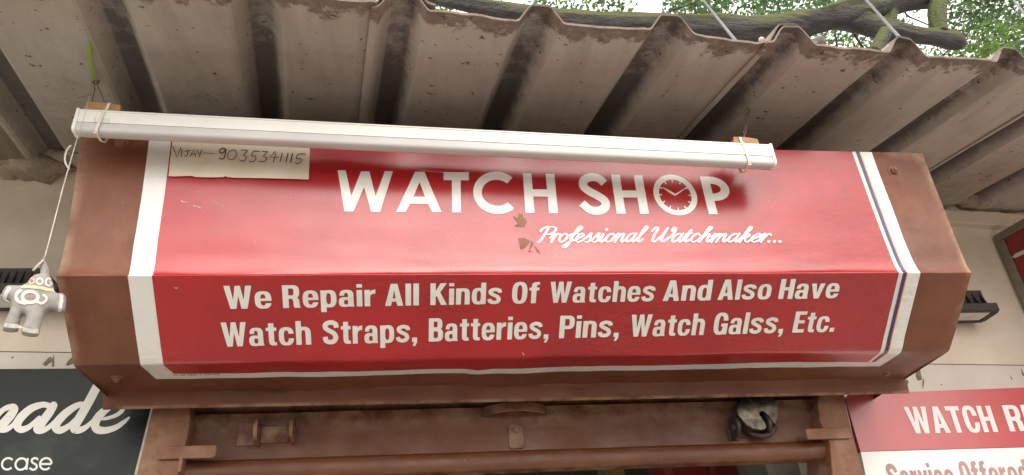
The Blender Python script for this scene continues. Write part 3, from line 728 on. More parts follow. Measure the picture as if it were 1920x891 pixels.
# white scrapes and a peeling edge in the vinyl
for pts, wd in (([(341, 378), (344, 380), (352, 381)], 2.4), ([(363, 388), (370, 389), (377, 392)], 3), ([(400, 377), (412, 385), (420, 390)], 1), ([(328, 539), (331, 540), (333, 539)], 2.6), ([(782, 319), (815, 323), (850, 325), (880, 324)], 1.0), ([(980, 661), (982, 665)], 3)):
    sc_ = Lay(on_hood(.0020, 1.0 if pts[0][1] < 510 else 2.3)); sc_.stroke([tuple(p) for p in spline(pts, 4)], [wd*random.uniform(.5, 1.1) for _ in range((len(pts)-1)*4+1)]); sc_.mb.build('scrape', M_SCRAPE, poster, clean=False)
# tiny printer's line along the lower white edge
tl = Lay(on_hood(.0014, 3.4)); x = 326
while x < 412:
    wdt = random.uniform(2, 6); y = 702.6-(x-326)*.026
    tl.stroke([(x, y), (x+wdt, y-.1)], 1.3, cap=False); x += wdt+random.choice((1.5, 2, 6))
tl.mb.build('print_mark', M_INK, poster, clean=False)
# hexagonal bolts in the brown metal
def bolt(u, v, t0, r=.0085):
    t, s = inv(u, v, t0, (u-130)/1640); p = hood_pt(t, s, -.0005); n = Vector(hood_n(t, s)); a = n.orthogonal().normalized(); b = n.cross(a)
    mb = MB()
    ring = lambda rad, h, k, ph=0: [p+n*h+(a*math.cos(2*math.pi*i/k+ph)+b*math.sin(2*math.pi*i/k+ph))*rad for i in range(k)]
    mb.grid([ring(r*1.5, 0, 16), ring(r*1.45, .0016, 16)], close=True); mb.add(ring(r*1.45, .0016, 16), [tuple(range(16))])
    mb.grid([ring(r, .0015, 6), ring(r, .006, 6), ring(r*.8, .0075, 6)], close=True); mb.add(ring(r*.8, .0075, 6), [tuple(range(6))])
    mb.grid([ring(r*.45, .007, 8), ring(r*.42, .010, 8)], close=True); mb.add(ring(r*.42, .010, 8), [tuple(range(8))])
    return mb.build('bolt', M_BROWND, hood)
bolt(1676, 321, .2); bolt(229, 267, .1); bolt(1660, 699, 3.6, .007); bolt(219, 707, 3.5, .007)

# ------------------------------------------------------------------ handwritten note stuck on the poster
nfn = on_hood(.0040, .3)
note = None
def note_px(X, Y): return 300+X/6.4, 255+Y/6.4
edge = [(165, 5), (165, 60), (150, 140), (128, 330), (112, 498), (180, 505), (300, 500), (390, 497), (440, 510), (600, 514), (770, 510), (790, 494), (810, 508), (900, 520), (1100, 520), (1400, 527), (1600, 534), (1788, 538), (1792, 400), (1800, 200), (1803, 40), (1803, 20)]
V, F = loops_to_tris([edge]); V, F = cut(V, F, [(1, [80, 160, 240, 320, 400, 470]), (0, [300, 600, 900, 1200, 1500])])
nb = MB(); fr = []
for X, Y in V:
    u, v = note_px(X, Y); curl = .0012*max(0, (Y-300)/230)**2+.0009*fbm((X*.006, Y*.008, 0), 1, 2)
    fr.append(nfn(u, v, curl))
nb.add(fr, F); nb.add([p+Vector((0, .0005, 0)) for p in fr], [f[::-1] for f in F])
M_PAPER = surf('aged_card', (.73, .665, .54), (.66, .58, .45), .7, None, 14, speck=(.42, .33, .22), speck_scale=90, speck_lo=.72, bumps=((40, .002), (150, .0004)))
note = nb.build('paper_note', M_PAPER, base=fr[0]); tag(note, 'yellowed handwritten paper note stuck on the poster below the strip light', 'note')
nl = Lay(lambda u, v, lift=0: nfn(u, v, .0016+lift))
for st, wd in ((((165, 150), (213, 275), (262, 165)), 11), (((275, 190), (265, 268)), 10), (((310, 206), (375, 196)), 9), (((347, 200), (336, 255), (320, 265), (305, 258)), 9), (((372, 270), (415, 185), (436, 268)), 9), (((388, 242), (434, 239)), 8),
   (((450, 190), (476, 234)), 9), (((510, 188), (478, 272)), 9), (((540, 225), (600, 229), (665, 232)), 5),
   (((798, 182), (760, 168), (724, 195), (735, 226), (772, 216), (797, 182), (790, 240), (768, 296), (720, 288)), 12),
   (((880, 186), (838, 210), (818, 260), (840, 302), (890, 298), (925, 245), (912, 195), (880, 186)), 8), (((980, 192), (1056, 195), (1012, 246), (1042, 275), (1022, 316), (985, 322), (958, 306)), 9),
   (((1200, 205), (1130, 203), (1106, 258), (1152, 262), (1152, 308), (1112, 332), (1078, 322)), 9), (((1232, 205), (1296, 206), (1248, 260), (1288, 283), (1262, 325), (1198, 326)), 9),
   (((1386, 205), (1320, 276), (1422, 274)), 8), (((1396, 220), (1364, 336)), 8), (((1472, 225), (1445, 330)), 10), (((1542, 225), (1514, 332)), 10), (((1594, 232), (1570, 332)), 13),
   (((1748, 233), (1668, 236), (1640, 285), (1694, 296), (1692, 332), (1652, 350), (1620, 334)), 9)):
    nl.stroke([note_px(*p) for p in (spline(st, 5) if len(st) > 3 else st)], wd/6.4*1.05, random.random()*1e-4)
tag(nl.mb.build('handwriting', M_INK, note, clean=False), 'VIJAY - 9035341115 in dark pen strokes')

# ------------------------------------------------------------------ strip light hung in front of the hood
YB = 1.122
BL0, BR0 = at(144, 203, YB), at(1447, 270, YB)
light = empty('strip_light', (BL0+BR0)/2, 'long white LED strip light hung on wires in front of the hood', 'strip light')
ax = (BR0-BL0).normalized()
BSC = .76
def bprof(prof, x): return [BL0+ax*x+Vector((0, dy, 0))+Vector((0, 0, dz*BSC)) for dy, dz in prof]
LBAT = (BR0-BL0).length
def extr(mb, prof, x0, x1, mi=0, n=1, close=True):
    rows = [bprof(prof, x0+(x1-x0)*i/n) for i in range(n+1)]
    mb.grid(rows, mi, close=close); mb.add(rows[0], [tuple(range(len(prof)))], mi); mb.add(rows[-1], [tuple(range(len(prof)))[::-1]], mi)
hb = MB(); extr(hb, [(.001, -.0012), (-.0008, -.003), (-.0008, -.0065), (.0006, -.0072), (.0006, -.0370), (.026, -.0370), (.026, -.001)], .006, LBAT-.006)
hb.build('housing', M_WHITEPL, light)
M_DIFF = surf('light_diffuser', (.55, .535, .51), (.51, .495, .47), .42, None, 5)
db = MB(); extr(db, [(.0020, -.0372), (.0014, -.0540), (.0022, -.0582), (.0045, -.0612), (.0085, -.0625), (.018, -.0625), (.0225, -.060), (.0250, -.054), (.0252, -.0372)], .006, LBAT-.006, n=6)
db.build('diffuser', M_DIFF, light, smooth=True).modifiers.new('es', 'EDGE_SPLIT').split_angle = math.radians(40)
capp = [(-.0016, .0005), (-.0016, -.056), (.0006, -.0610), (.005, -.0635), (.020, -.0635), (.025, -.061), (.028, -.054), (.028, .0005)]
for a, b in ((0, .0058), (LBAT-.0058, LBAT)):
    cb = MB(); extr(cb, capp, a, b); cb.build('end_cap', M_WHITEPL, light, bevel=.0012)
def bfront(u, v, lift=0):
    d = ray(u, v); n = np.cross(np.array(ax), [0, 0, 1.0]); P0 = np.array(BL0)+np.array([0, .0006, 0]); t = ((P0-EYE)@n)/(d@n)
    return Vector(EYE+d*t)+Vector((0, -.0004-lift, 0))
M_GREYINK = surf('faint_grey_print', (.60, .57, .50), None, .6)
lb = Lay(bfront); V, F = word_tris('STRA  O', 1, None, .12)
x0, x1 = min(v[0] for v in V), max(v[0] for v in V)
lb.px([(206-(x-x0)/(x1-x0)*30, 221+y*9.5+(206-(x-x0)/(x1-x0)*30-190)*.05) for x, y in V], F)   # printed upside down
lb.mb.build('print_mark', M_GREYINK, light, clean=False)
lb = Lay(bfront)
for a, b in (((1409, 279.5), (1425, 280.5)), ((1425, 280.5), (1424.5, 286.5)), ((1424.5, 286.5), (1408.5, 285.5)), ((1408.5, 285.5), (1409, 279.5)), ((1412, 281), (1415, 285)), ((1415.5, 285), (1418.5, 281)), ((1420, 281.5), (1422, 285))):
    lb.stroke([a, b], .7, random.random()*5e-5, cap=False)
lb.mb.build('print_mark', M_GREYINK, light, clean=False)

def woodblock(u0, u1, v, hgt, label, dpt=.030, tilt=.0):
    a, b = at(u0, v, YB+.006), at(u1, v+(u1-u0)*.055, YB+.006); x = (b-a); up_ = Vector((0, 0, 1)).cross(Vector((0, 1, 0))); 
    mb = MB(); z0 = -.001; n = 8
    def fc(y): return [a+Vector((0, y, z0+.0004*math.sin(3))), b+Vector((0, y, z0)), b+Vector((-.001, y, hgt-.002)), (a+b)/2+Vector((0, y, hgt+.001)), a+Vector((.002, y, hgt))]
    mb.slab(fc(0), (0, dpt, 0))
    return tag(mb.build('wooden_block', M_WOOD, base=(a+b)/2, bevel=.0012), label, 'wooden block', 'wooden packing blocks on the strip light')
woodblock(156, 224, 204.5, .0165, 'orange brown wooden block on top of the left end of the strip light')
woodblock(1376, 1424, 266.5, .0135, 'pale wooden block on top of the right end of the strip light')
def tie(u, label, hblk, slant=0):
    x = (at(u, 240 if u < 500 else 290, YB)-BL0).dot(ax); mb = MB()
    loop = [(-.0016, -.004), (-.0016, -.056), (.0002, -.0622), (.005, -.0645), (.024, -.0650), (.039, -.056), (.0405, -.045), (.0405, hblk+.001), (.033, hblk+.004), (.008, hblk+.004), (.0035, hblk+.001), (.0035, .003)]
    rows = []
    for (dy, dz) in loop:
        if dz < 0: dz *= BSC
        p = BL0+ax*(x+slant*dz)+Vector((0, dy, dz)); c = Vector((0, .018-dy, -.02-dz)).normalized()*-.0007
        rows.append([p-ax*.0024, p+ax*.0024, p+ax*.0024+c, p-ax*.0024+c])
    rows.append(rows[0]); mb.grid(rows, close=True)
    p = BL0+ax*(x-slant*.06)+Vector((0, .004, -.0645*BSC)); mb.box(p-Vector((.003, .002, .0015)), p+Vector((.003, .003, .002)))
    return tag(mb.build('cable_tie', M_TIE, base=BL0+ax*x), label, 'cable tie', 'cable ties round the strip light')
tie(186.5, 'pale cable tie round the strip light and the left wooden block', .0165, .12)
tie(1397.5, 'pale cable tie round the strip light and the right wooden block', .0135, -.06)
# wires the light hangs from
def onroof(u, v, below=.006):
    d = ray(u, v); k = (RZ0-below-1.6*RM-H)/(d[2]-RM*d[1]+.0039*d[0]); return Vector(EYE+d*k)
def wire_thing(name, curves, label, cat, group=None):
    mb = MB()
    for pts, r in curves: mb.tube(spline(pts, 5), r, 6)
    return tag(mb.build(name, M_WIRE, base=curves[0][0][0], smooth=True), label, cat, group)
def mixp(a, b, t): return a+(b-a)*t
k0 = onroof(178, 153); kb = BL0+ax*.018+Vector((0, .02, .019)); kb2 = BL0+ax*.040+Vector((0, .022, .019))
random.seed(3)
tw = [mixp(k0, kb, t)+Vector((random.uniform(-.004, .004), random.uniform(-.004, .004), 0)) for t in (0, .2, .4, .6, .8, 1)]
tw2 = [mixp(k0, kb2, t)+Vector((random.uniform(-.004, .004), random.uniform(-.004, .004), 0)) for t in (0, .25, .5, .75, 1)]
fz = [mixp(k0, kb, .5)]; fz += [fz[0]+Vector((-.012, 0, -.004)), fz[0]+Vector((-.028, 0, -.010))]
kn = [k0+Vector((.006*math.cos(i*1.9), .004, .006*math.sin(i*1.9)+.002)) for i in range(9)]
wire_thing('hanging_wire', [(tw, .0011), (tw2, .0009), (fz, .0005), (kn, .0012)], 'frayed wire tying the left end of the strip light to the roof', 'wire', 'wires holding the strip light')
g0, g1 = onroof(166, 79, .002), onroof(177, 151, .010); gm_ = MB()
gpts = [g0, mixp(g0, g1, .35)+Vector((0, -.003, -.004)), mixp(g0, g1, .7)+Vector((.001, -.004, -.004)), g1]
sp_ = spline(gpts, 4); gm_.grid([[Vector(p)+Vector((-.0028, 0, 0)), Vector(p)+Vector((.0028, .0, .0006)), Vector(p)+Vector((.0028, .001, .0016)), Vector(p)+Vector((-.0028, .001, .0010))] for p in sp_], close=True)
tag(gm_.build('plastic_strap', M_GREENTIE, base=g0), 'yellow green plastic strap under the roof above the left end of the strip light', 'strap')
r0 = onroof(1404, 203); rb = BL0+ax*(LBAT-.047)+Vector((0, .018, .016)); cs = []
for ph in (0, math.pi):
    cs.append(([mixp(r0, rb, t)+Vector((.0035*math.cos(ph+t*17)*(1.2-t*.7), .0035*math.sin(ph+t*17)*(1.2-t*.7), 0)) for t in [i/16 for i in range(17)]], .0010))
for i in range(3):
    c = mixp(r0, rb, .08+.16*i); cs.append(([c+Vector((.0055*math.cos(a), .002, .007*math.sin(a))) for a in [j*math.pi/4 for j in range(9)]], .0008))
wire_thing('hanging_wire', cs, 'looped rusty wire tying the right end of the strip light to the roof', 'wire', 'wires holding the strip light')

# ------------------------------------------------------------------ stuffed cloth doll on a string
YD = 1.085
def dz(X, Y): return (X/4.947, 470+Y/4.947)
def dp(X, Y, y=YD): return at(*dz(X, Y), y)
PXM = (dp(200, 400)-dp(100, 400)).length/100          # metres per zoomed pixel
M_CLOTH = surf('grey_felt', (.27, .25, .23), (.22, .20, .18), .95, None, 40, bumps=((300, .0006), (60, .001)))
M_CHALK = surf('white_felt_paint', (.55, .52, .475), (.46, .43, .385), .9, None, 60, bumps=((200, .0005),))
M_YELP = surf('pale_yellow_felt_paint', (.56, .47, .33), (.5, .38, .26), .9, None, 60)
M_PINK = surf('faded_red_paint', (.42, .16, .15), (.34, .12, .12), .9, None, 60)
doll = empty('cloth_doll', dp(350, 430), 'small grey stuffed cloth doll with white painted rings hanging on a string', 'doll')
from mathutils.geometry import delaunay_2d_cdt
OUT = spline([(375, 220), (410, 212), (450, 222), (478, 262), (495, 320), (505, 372), (540, 398), (585, 402), (610, 430), (612, 490), (600, 555), (570, 574), (520, 568), (470, 562), (425, 590), (395, 650), (375, 715), (360, 780), (330, 800), (270, 800), (215, 785), (200, 765), (225, 690), (245, 632), (236, 608), (210, 604), (195, 625), (180, 680), (160, 745), (125, 760), (60, 755), (25, 738), (40, 690), (70, 620), (100, 545), (105, 495), (90, 478), (45, 478), (12, 455), (22, 400), (55, 345), (100, 322), (160, 325), (215, 322), (262, 300), (285, 262), (330, 228)], 4, True)
OUT = [(p[0], p[1]) for p in OUT]
def poly_dist(x, y):
    best = 1e9; ins = False; n = len(OUT)
    for i in range(n):
        (x1, y1), (x2, y2) = OUT[i], OUT[(i+1) % n]; ex, ey = x2-x1, y2-y1; t = max(0, min(1, ((x-x1)*ex+(y-y1)*ey)/(ex*ex+ey*ey+1e-9)))
        best = min(best, (x-x1-t*ex)**2+(y-y1-t*ey)**2)
        if (y1 > y) != (y2 > y) and x < ex*(y-y1)/ey+x1: ins = not ins
    return math.sqrt(best) if ins else -math.sqrt(best)
inner = [(x+(7 if (j % 2) else 0), y) for j, y in enumerate(range(214, 800, 14)) for x in range(8, 616, 14)]
inner = [(x, y, poly_dist(x, y)) for x, y in inner]; inner = [p for p in inner if p[2] > 5]
pts2 = [Vector(p) for p in OUT]+[Vector(p[:2]) for p in inner]; nO = len(OUT)
V2, _, F2, _, _, _ = delaunay_2d_cdt(pts2, [], [list(range(nO))], 1, 1e-4)
def puff(d): R_ = 95.0; d = min(max(d, 0), R_); return math.sqrt(R_*R_-(R_-d)**2)*.78
bvm = bmesh.new(); fv = []; bv = []
for i, p in enumerate(V2):
    d = max(0, poly_dist(p.x, p.y)) if i >= nO else 0
    h_ = puff(d)*PXM*(1+.10*fbm((p.x*.012, p.y*.012, 0), 1, 4))
    c = dp(p.x, p.y); a_ = bvm.verts.new(c+Vector((0, -h_, 0))); fv.append(a_); bv.append(a_ if i < nO else bvm.verts.new(c+Vector((0, h_*.8, 0))))
for f in F2:
    try: bvm.faces.new([fv[i] for i in f])
    except ValueError: pass
    try: bvm.faces.new([bv[i] for i in reversed(f)])
    except ValueError: pass
bmesh.ops.recalc_face_normals(bvm, faces=bvm.faces); body = bpy.data.meshes.new('doll_body'); bvm.to_mesh(body); bvm.free()
bvh = BVHTree.FromPolygons([v.co for v in body.vertices], [p.vertices for p in body.polygons])
body.materials.clear(); body.name = 'doll_body'; link_mesh('doll_body', body, M_CLOTH, doll, smooth=True)
def on_doll(X, Y, lift=0):
    d = Vector(ray(*dz(X, Y))).normalized(); e = Vector(EYE); h, n, i, dist = bvh.ray_cast(e, d)
    if h is None:
        h, n, i, dist = bvh.find_nearest(dp(X, Y, YD-.01))
    return h-d*(.0009+lift)
def mark(pts, wd, m, closed=False, n=6):
    L = Lay(on_doll); L.stroke([tuple(p) for p in spline(pts, n, closed)], wd, ramp=2e-6, closed=closed)
    return L.mb.build('painted_mark', m, doll, clean=False)
ell = lambda cx, cy, rx, ry, n=10: [(cx+rx*math.cos(2*math.pi*i/n), cy+ry*math.sin(2*math.pi*i/n)) for i in range(n)]
mark([(205, 330), (290, 335), (380, 345), (440, 360), (500, 366)], 30, M_YELP)
mark(ell(295, 282, 22, 24), 12, M_YELP, True); mark(ell(368, 285, 28, 26), 17, M_CHALK, True); mark(ell(452, 292, 28, 34), 17, M_CHALK, True)
mark(ell(293, 284, 5, 6), 11, M_PINK, True); mark(ell(460, 295, 5, 9), 12, M_PINK, True)
mark(ell(280, 430, 72, 52), 32, M_CHALK, True, 5); mark([(188, 372), (158, 395), (150, 435), (175, 472), (235, 488)], 32, M_CHALK); mark([(345, 470), (385, 490), (425, 465), (430, 435), (405, 412)], 24, M_CHALK)
mark(ell(262, 432, 8, 6), 14, M_PINK, True); mark(ell(298, 432, 8, 6), 14, M_PINK, True)
mark([(88, 350), (62, 390), (45, 435), (40, 465)], 36, M_CHALK); mark([(570, 415), (568, 470), (552, 555)], 34, M_CHALK)
mark([(52, 692), (100, 698), (158, 702)], 40, M_CHALK); mark([(222, 730), (285, 745), (355, 748)], 40, M_CHALK)
kb_ = MB(); rows = []
for i, (X, Y, r) in enumerate([(412, 232, 42), (412, 200, 36), (412, 160, 32), (408, 125, 26), (403, 100, 14), (402, 85, 10), (408, 70, 16), (415, 58, 9)]):
    c = dp(X, Y); rows.append([c+Vector((math.cos(a)*r*PXM*(1+.25*math.sin(a*5+i)), math.sin(a)*r*PXM*.7, .002*math.sin(a*3))) for a in [2*math.pi*k/14 for k in range(14)]])
kb_.grid(rows, close=True); kb_.build('cloth_knot', M_CLOTH, doll, smooth=True)
tm_ = MB(); tm_.tube(spline([dp(405, 90, YD-.004), dp(360, 130, YD-.006), dp(305, 188, YD-.006)], 4), [.0018]*9, 6); tm_.build('knot_tail', M_STRING, doll, smooth=True)
strp = [k0+Vector((-.004, -.004, -.002)), at(165, 192, YB-.004), at(156, 225, YB-.006), at(146, 256, YB-.007), at(133, 300, YB-.008), at(116, 360, 1.105), at(98, 430, 1.095), at(84, 482, YD)]
smb = MB(); sp_ = spline(strp, 6); smb.tube(sp_, [.0005+.0005*min(1, max(0, (i-18)/6)) for i in range(len(sp_))], 6)
smb.tube(spline([at(130, 318, YB-.008), at(122, 303, YB-.008), at(124, 285, YB-.009), at(131, 275, YB-.009), at(134, 274, YB-.009)], 4), .0016, 6)
tag(smb.build('string', M_STRING, base=strp[0], smooth=True), 'pale string from the left roof wire over the strip light down to the cloth doll', 'string')

# ------------------------------------------------------------------ floodlights on the wall
def floodlight(front_r, far, zfar_y, u_l, ftop, bodyu, bodytop, label, mirror=1):
    fz = at(*far, zfar_y).z; P = atz(*front_r, fz); yb = ywall(P.x)-.02; yf = P.y
    xl, xr = (at(u_l, front_r[1], yf).x, P.x); 
    if xl > xr: xl, xr = xr, xl
    th = abs(at(front_r[0], ftop, yf).z-fz)
    t = empty('floodlight', ((xl+xr)/2, ywall((xl+xr)/2), fz+.03), label, 'floodlight', 'black floodlights on the shop wall')
    mb = MB(); rim = .014
    mb.box((xl, yf, fz), (xr, yf+rim, fz+th)); mb.box((xl, yb-rim, fz), (xr, yb, fz+th)); mb.box((xl, yf+rim, fz), (xl+rim, yb-rim, fz+th)); mb.box((xr-rim, yf+rim, fz), (xr, yb-rim, fz+th))
    mb.build('frame', M_BLACK, t, bevel=.003)
    gl = MB(); gl.box((xl+rim+.001, yf+rim+.001, fz+.002), (xr-rim-.001, yb-rim-.001, fz+.006)); gl.build('glass', M_GLASS, t)
    xb0 = at(bodyu[0], ftop, yf+.02).x; xb1 = at(bodyu[1], ftop, yf+.02).x; zt = at(bodyu[1], bodytop, yf+.02).z
    hb_ = MB(); hb_.box((xb0, yf+.022, fz+.010), (xb1, yb-.006, zt)); hb_.build('heat_sink', M_BLACK, t, bevel=.003)
    n = 14
    for i in range(n):
        x = xb0+(xb1-xb0)*(i+.5)/n; f = MB(); f.slab([Vector((x-.0022, yf+.008, fz+th)), Vector((x-.0022, yf+.021, fz+th)), Vector((x-.0022, yf+.021, zt-.008))], (.0044, 0, 0)); f.build('fin', M_BLACK, t)
    br_ = MB(); xm = (xl+xr)/2; br_.box((xm-.04, yb-.002, zt-.02), (xm+.04, ywall(xm)+.005, zt+.004)); br_.build('bracket', M_BLACK, t, bevel=.002)
floodlight((1876, 582), (1835, 603), 1.735, 1650, 567, (1660, 1850), 543, 'black floodlight on the wall behind the right end of the hood')
floodlight((106, 545), (10, 578), 1.575, -160, 529, (-130, 75), 501, 'black floodlight on the wall behind the hanging doll')

# ------------------------------------------------------------------ boards either side of the shop front
def blotch(name, base, c2, lo, hi, sc, rough=.3, coat=.6, stretch=(1, 1, 1)):
    return surf(name, base, c2, rough, None, sc, coat=coat, lo=lo, hi=hi, stretch=stretch, bumps=((8, .002),), spec=.28 if coat < .1 else .5)
M_BOARD = blotch('dark_green_print', (.008, .011, .010), (.040, .055, .042), .52, .75, 6, .4, .04)
M_BRED = blotch('faded_red_print', (.46, .085, .085), (.42, .07, .072), .4, .6, 5, .35)
M_BWHITE = blotch('white_print', (.76, .74, .71), (.72, .70, .67), .4, .6, 5, .4)
M_EDGE = surf('chipped_white_edge', (.68, .63, .57), (.55, .48, .42), .7, None, 60, speck=(.3, .22, .16), speck_scale=200, speck_lo=.68)
M_REDTXT = surf('dull_red_lettering', (.36, .20, .19), (.40, .25, .235), .5, None, 20)
M_PALETXT = surf('pale_pink_lettering', (.74, .68, .66), (.70, .62, .60), .5, None, 20, speck=(.5, .3, .25), speck_scale=60, speck_lo=.70)
M_BTXT = surf('chipped_white_lettering', (.74, .73, .68), (.68, .68, .62), .5, None, 20, speck=(.05, .06, .05), speck_scale=45, speck_lo=.69)
lbd = empty('sign_board', atwall(120, 800, .02), 'dark green board lettered made and case in white beside the left shutter guide', 'sign board')
def board_panel(pts, off, th, m, parent, name='panel', bevel=0):
    mb = MB(); mb.slab([atwall(u, v, off) for u, v in pts], (0, th, 0)); return mb.build(name, m, parent, bevel=bevel)
board_panel([(-700, 1250), (160, 1250), (301, 690), (-700, 697)], .026, .022, M_BOARD, lbd)
board_panel([(161, 1250), (172, 1250), (309, 690), (302, 690)], .0275, .026, M_EDGE, lbd, 'edging')
L = Lay(on_wall(.0268)); Zp = lambda p: (p[0]/4.664, 700+p[1]/4.664)
for k, (st, wd) in enumerate([
   ([(-130, 520), (-50, 400), (30, 318), (105, 292), (128, 312), (90, 372), (30, 440), (5, 482), (50, 492), (110, 455), (160, 385)], [60, 52, 44, 52, 64, 76, 78, 70, 50, 36, 34]),
   ([(430, 285), (370, 275), (270, 310), (180, 390), (150, 455), (185, 492), (255, 468), (345, 385)], [50, 52, 66, 74, 74, 62, 46, 30]),
   ([(470, 280), (430, 345), (360, 440), (328, 490), (370, 500), (430, 470), (500, 400)], [66, 74, 78, 76, 54, 42, 30]),
   ([(740, 275), (680, 280), (580, 345), (500, 430), (490, 480), (530, 498), (610, 455), (690, 370)], [50, 52, 68, 74, 74, 62, 46, 30]),
   ([(846, 118), (790, 225), (720, 350), (660, 450), (652, 488), (700, 496), (760, 465), (830, 400)], [76, 78, 78, 78, 76, 58, 42, 30]),
   ([(860, 400), (930, 395), (1010, 370), (1065, 330), (1070, 290), (1020, 270), (950, 300), (870, 370), (832, 440), (850, 490), (920, 500), (1010, 475), (1080, 430), (1128, 388)], [22, 30, 34, 38, 44, 48, 58, 70, 76, 74, 60, 48, 36, 18])]):
    n = 7; W = np.interp(np.linspace(0, len(wd)-1, (len(wd)-1)*n+1), range(len(wd)), wd)/4.664
    L.stroke([Zp(p) for p in spline(st, n)], W, 1e-4*k, ramp=1e-6)
tag(L.mb.build('script_lettering', M_BTXT, lbd, clean=False), 'made in large white brush script')
L = Lay(on_wall(.0268))
def sl(pts): return [Zp((p[0]-(p[1]-790)*.12, p[1])) for p in pts]
def ar(cx, cy, r, a0, a1, n=20): return [(cx+r*math.cos(math.radians(a0+(a1-a0)*i/n)), cy-r*math.sin(math.radians(a0+(a1-a0)*i/n))) for i in range(n+1)]
for k, st in enumerate([ar(68, 792, 50, 42, 318), ar(186, 794, 50, 0, 360), [(237, 742), (237, 845)], spline([(330, 757), (305, 742), (278, 752), (280, 778), (318, 802), (322, 830), (295, 845), (262, 828)], 5), ar(400, 792, 50, 0, 320)[0:]+[], [(352, 794), (449, 794)]]):
    L.stroke(sl(st), 18/4.664, 3e-5+6e-5*k, cap=False, ramp=1e-6)
tag(L.mb.build('lettering', M_BTXT, lbd, clean=False), 'case in thin white rounded letters')

rbd = empty('sign_board', atwall(1800, 800, .1), 'red and white board headed WATCH RE beside the right shutter guide', 'sign board')
board_panel([(1699, 1250), (2400, 1190), (2400, 826), (1614, 847.5)], .10, .09, M_BWHITE, rbd)
board_panel([(1613.5, 846.5), (2400, 825), (2400, 706), (1915, 727), (1592, 739), (1587, 746), (1587, 755)], .1005, .09, M_BRED, rbd, 'header')
board_panel([(1586, 757), (1695, 1250), (1691.5, 1250), (1583.5, 762)], .098, .088, M_EDGE, rbd, 'edging')
L = Lay(on_wall(.1013))
lnk = .16
def rb_word(txt, u0, u1, b0, b1, t0, t1, sq, off, spacing=1.1, lnk=.33):
    lo, hi = cap_height(sq, off); V, F = word_tris(txt, sq, off, spacing); x0 = min(v[0] for v in V); x1 = max(v[0] for v in V)
    out = []
    for x, y in V:
        x = (x-x0)/(x1-x0); y = (y-lo)/(hi-lo); b = b0+(b1-b0)*x; t = t0+(t1-t0)*x; out.append((u0+(u1-u0)*x+(b-t)*(.5-y)*lnk, b+(t-b)*y))
    L.px(out, F)
rb_word('WATCH', 1702, 1864, 813, 810, 763, 761, 1, None, .07)
rb_word('RE', 1886, 1945, 809, 807, 760, 759, 1, None, .07)
tag(L.mb.build('heading_lettering', M_PALETXT, rbd, clean=False), 'WATCH RE in pale condensed capitals')
L = Lay(on_wall(.1008))
rb_word('Service', 1666, 1789, 922, 919, 870, 867, 1, None, .08)
rb_word('Offered', 1802, 1928, 918, 913, 866, 861, 1, None, .08)
tag(L.mb.build('body_lettering', M_REDTXT, rbd, clean=False), 'Service Offered in dull red letters')

# framed red sign standing out from the wall at the far right
c0 = at(1861, 443, 1.765); c1 = atz(1920, 408.5, c0.z); dv = (c1-c0); dv.z = 0; dv.normalize()
zb = at(1920, 614, c0.y).z
sg = empty('projecting_sign', c0, 'red sign in a grey frame standing out from the wall at the far right', 'sign')
LEN = .62; hgt = .62; nrm = Vector((-dv.y, dv.x, 0)); nrm = nrm if nrm.x < 0 else -nrm
def sgp(a, z, o=0): return c0+dv*a+Vector((0, 0, -z))+nrm*o
M_GREYF = surf('weathered_grey_frame', (.20, .17, .14), (.26, .22, .18), .7, None, 40, bumps=((100, .001),))
M_SGRED = surf('deep_red_panel', (.26, .015, .022), (.30, .02, .026), .4, None, 8, coat=.4)
def sbar(a0, a1, z0, z1, o, th, m, name):
    mb = MB(); mb.slab([sgp(a0, z0, o), sgp(a1, z0, o), sgp(a1, z1, o), sgp(a0, z1, o)], tuple(-nrm*th)); return mb.build(name, m, sg, bevel=.002)
fw = .022
sbar(fw, LEN-fw, fw, hgt-fw, -.008, .03, M_SGRED, 'panel')
sbar(0, LEN, 0, fw-.0005, 0, .05, M_GREYF, 'frame_bar'); sbar(0, LEN, hgt-fw+.0005, hgt, 0, .05, M_GREYF, 'frame_bar')
sbar(0, fw-.0005, fw, hgt-fw, 0, .05, M_GREYF, 'frame_bar'); sbar(LEN-fw+.0005, LEN, fw, hgt-fw, 0, .05, M_GREYF, 'frame_bar')
mb = MB()
def onsg(u, v, o=-.0075):
    d = ray(u, v); n = np.array(nrm); P0 = np.array(sgp(0, 0, o)); t = ((P0-EYE)@n)/(d@n); return Vector(EYE+d*t)
mb.add([onsg(*p) for p in ((1897, 482), (1903, 476), (1935, 462), (1935, 470), (1903, 484))], [(0, 1, 2, 3, 4)])
mb.build('letter_stroke', M_BTXT, sg, clean=False)
# ------------------------------------------------------------------ rolling shutter under the hood
YS = 1.592
sh = empty('rolling_shutter', at(960, 860, YS), 'brown metal rolling shutter rolled up under the hood, its bottom rail showing', 'shutter')
zt, zm, zl, zb_ = at(978, 757, YS).z, at(978, 762.5, YS).z, at(978, 848, YS).z, at(978, 880, YS-.01).z
XS0, XS1 = at(340, 820, YS).x, at(1562, 820, YS).x
rail = MB(); prof = [(.006, zm), (0, zm), (0, zl+.004)]
r = (zl-zb_)/2
for i in range(13):
    a = math.pi*(1-i/12)-math.pi/2; prof.append((-.010-.0*math.cos(a)-r*.55*math.cos(a)*1.0+.006, (zl+zb_)/2+r*math.sin(a)))
prof += [(.02, zb_), (.02, zm)]
n = 40; rows = []
for i in range(n+1):
    x = XS0+(XS1-XS0)*i/n; rows.append([Vector((x, YS+dy+.0015*fbm((x*5, z*8, 0), 1, 3), z+.0012*fbm((x*6, 1, 0), 1, 5))) for dy, z in prof])
rail.grid(rows, close=True); rail.add(rows[0], [tuple(range(len(prof)))]); rail.add(rows[-1], [tuple(range(len(prof)))[::-1]])
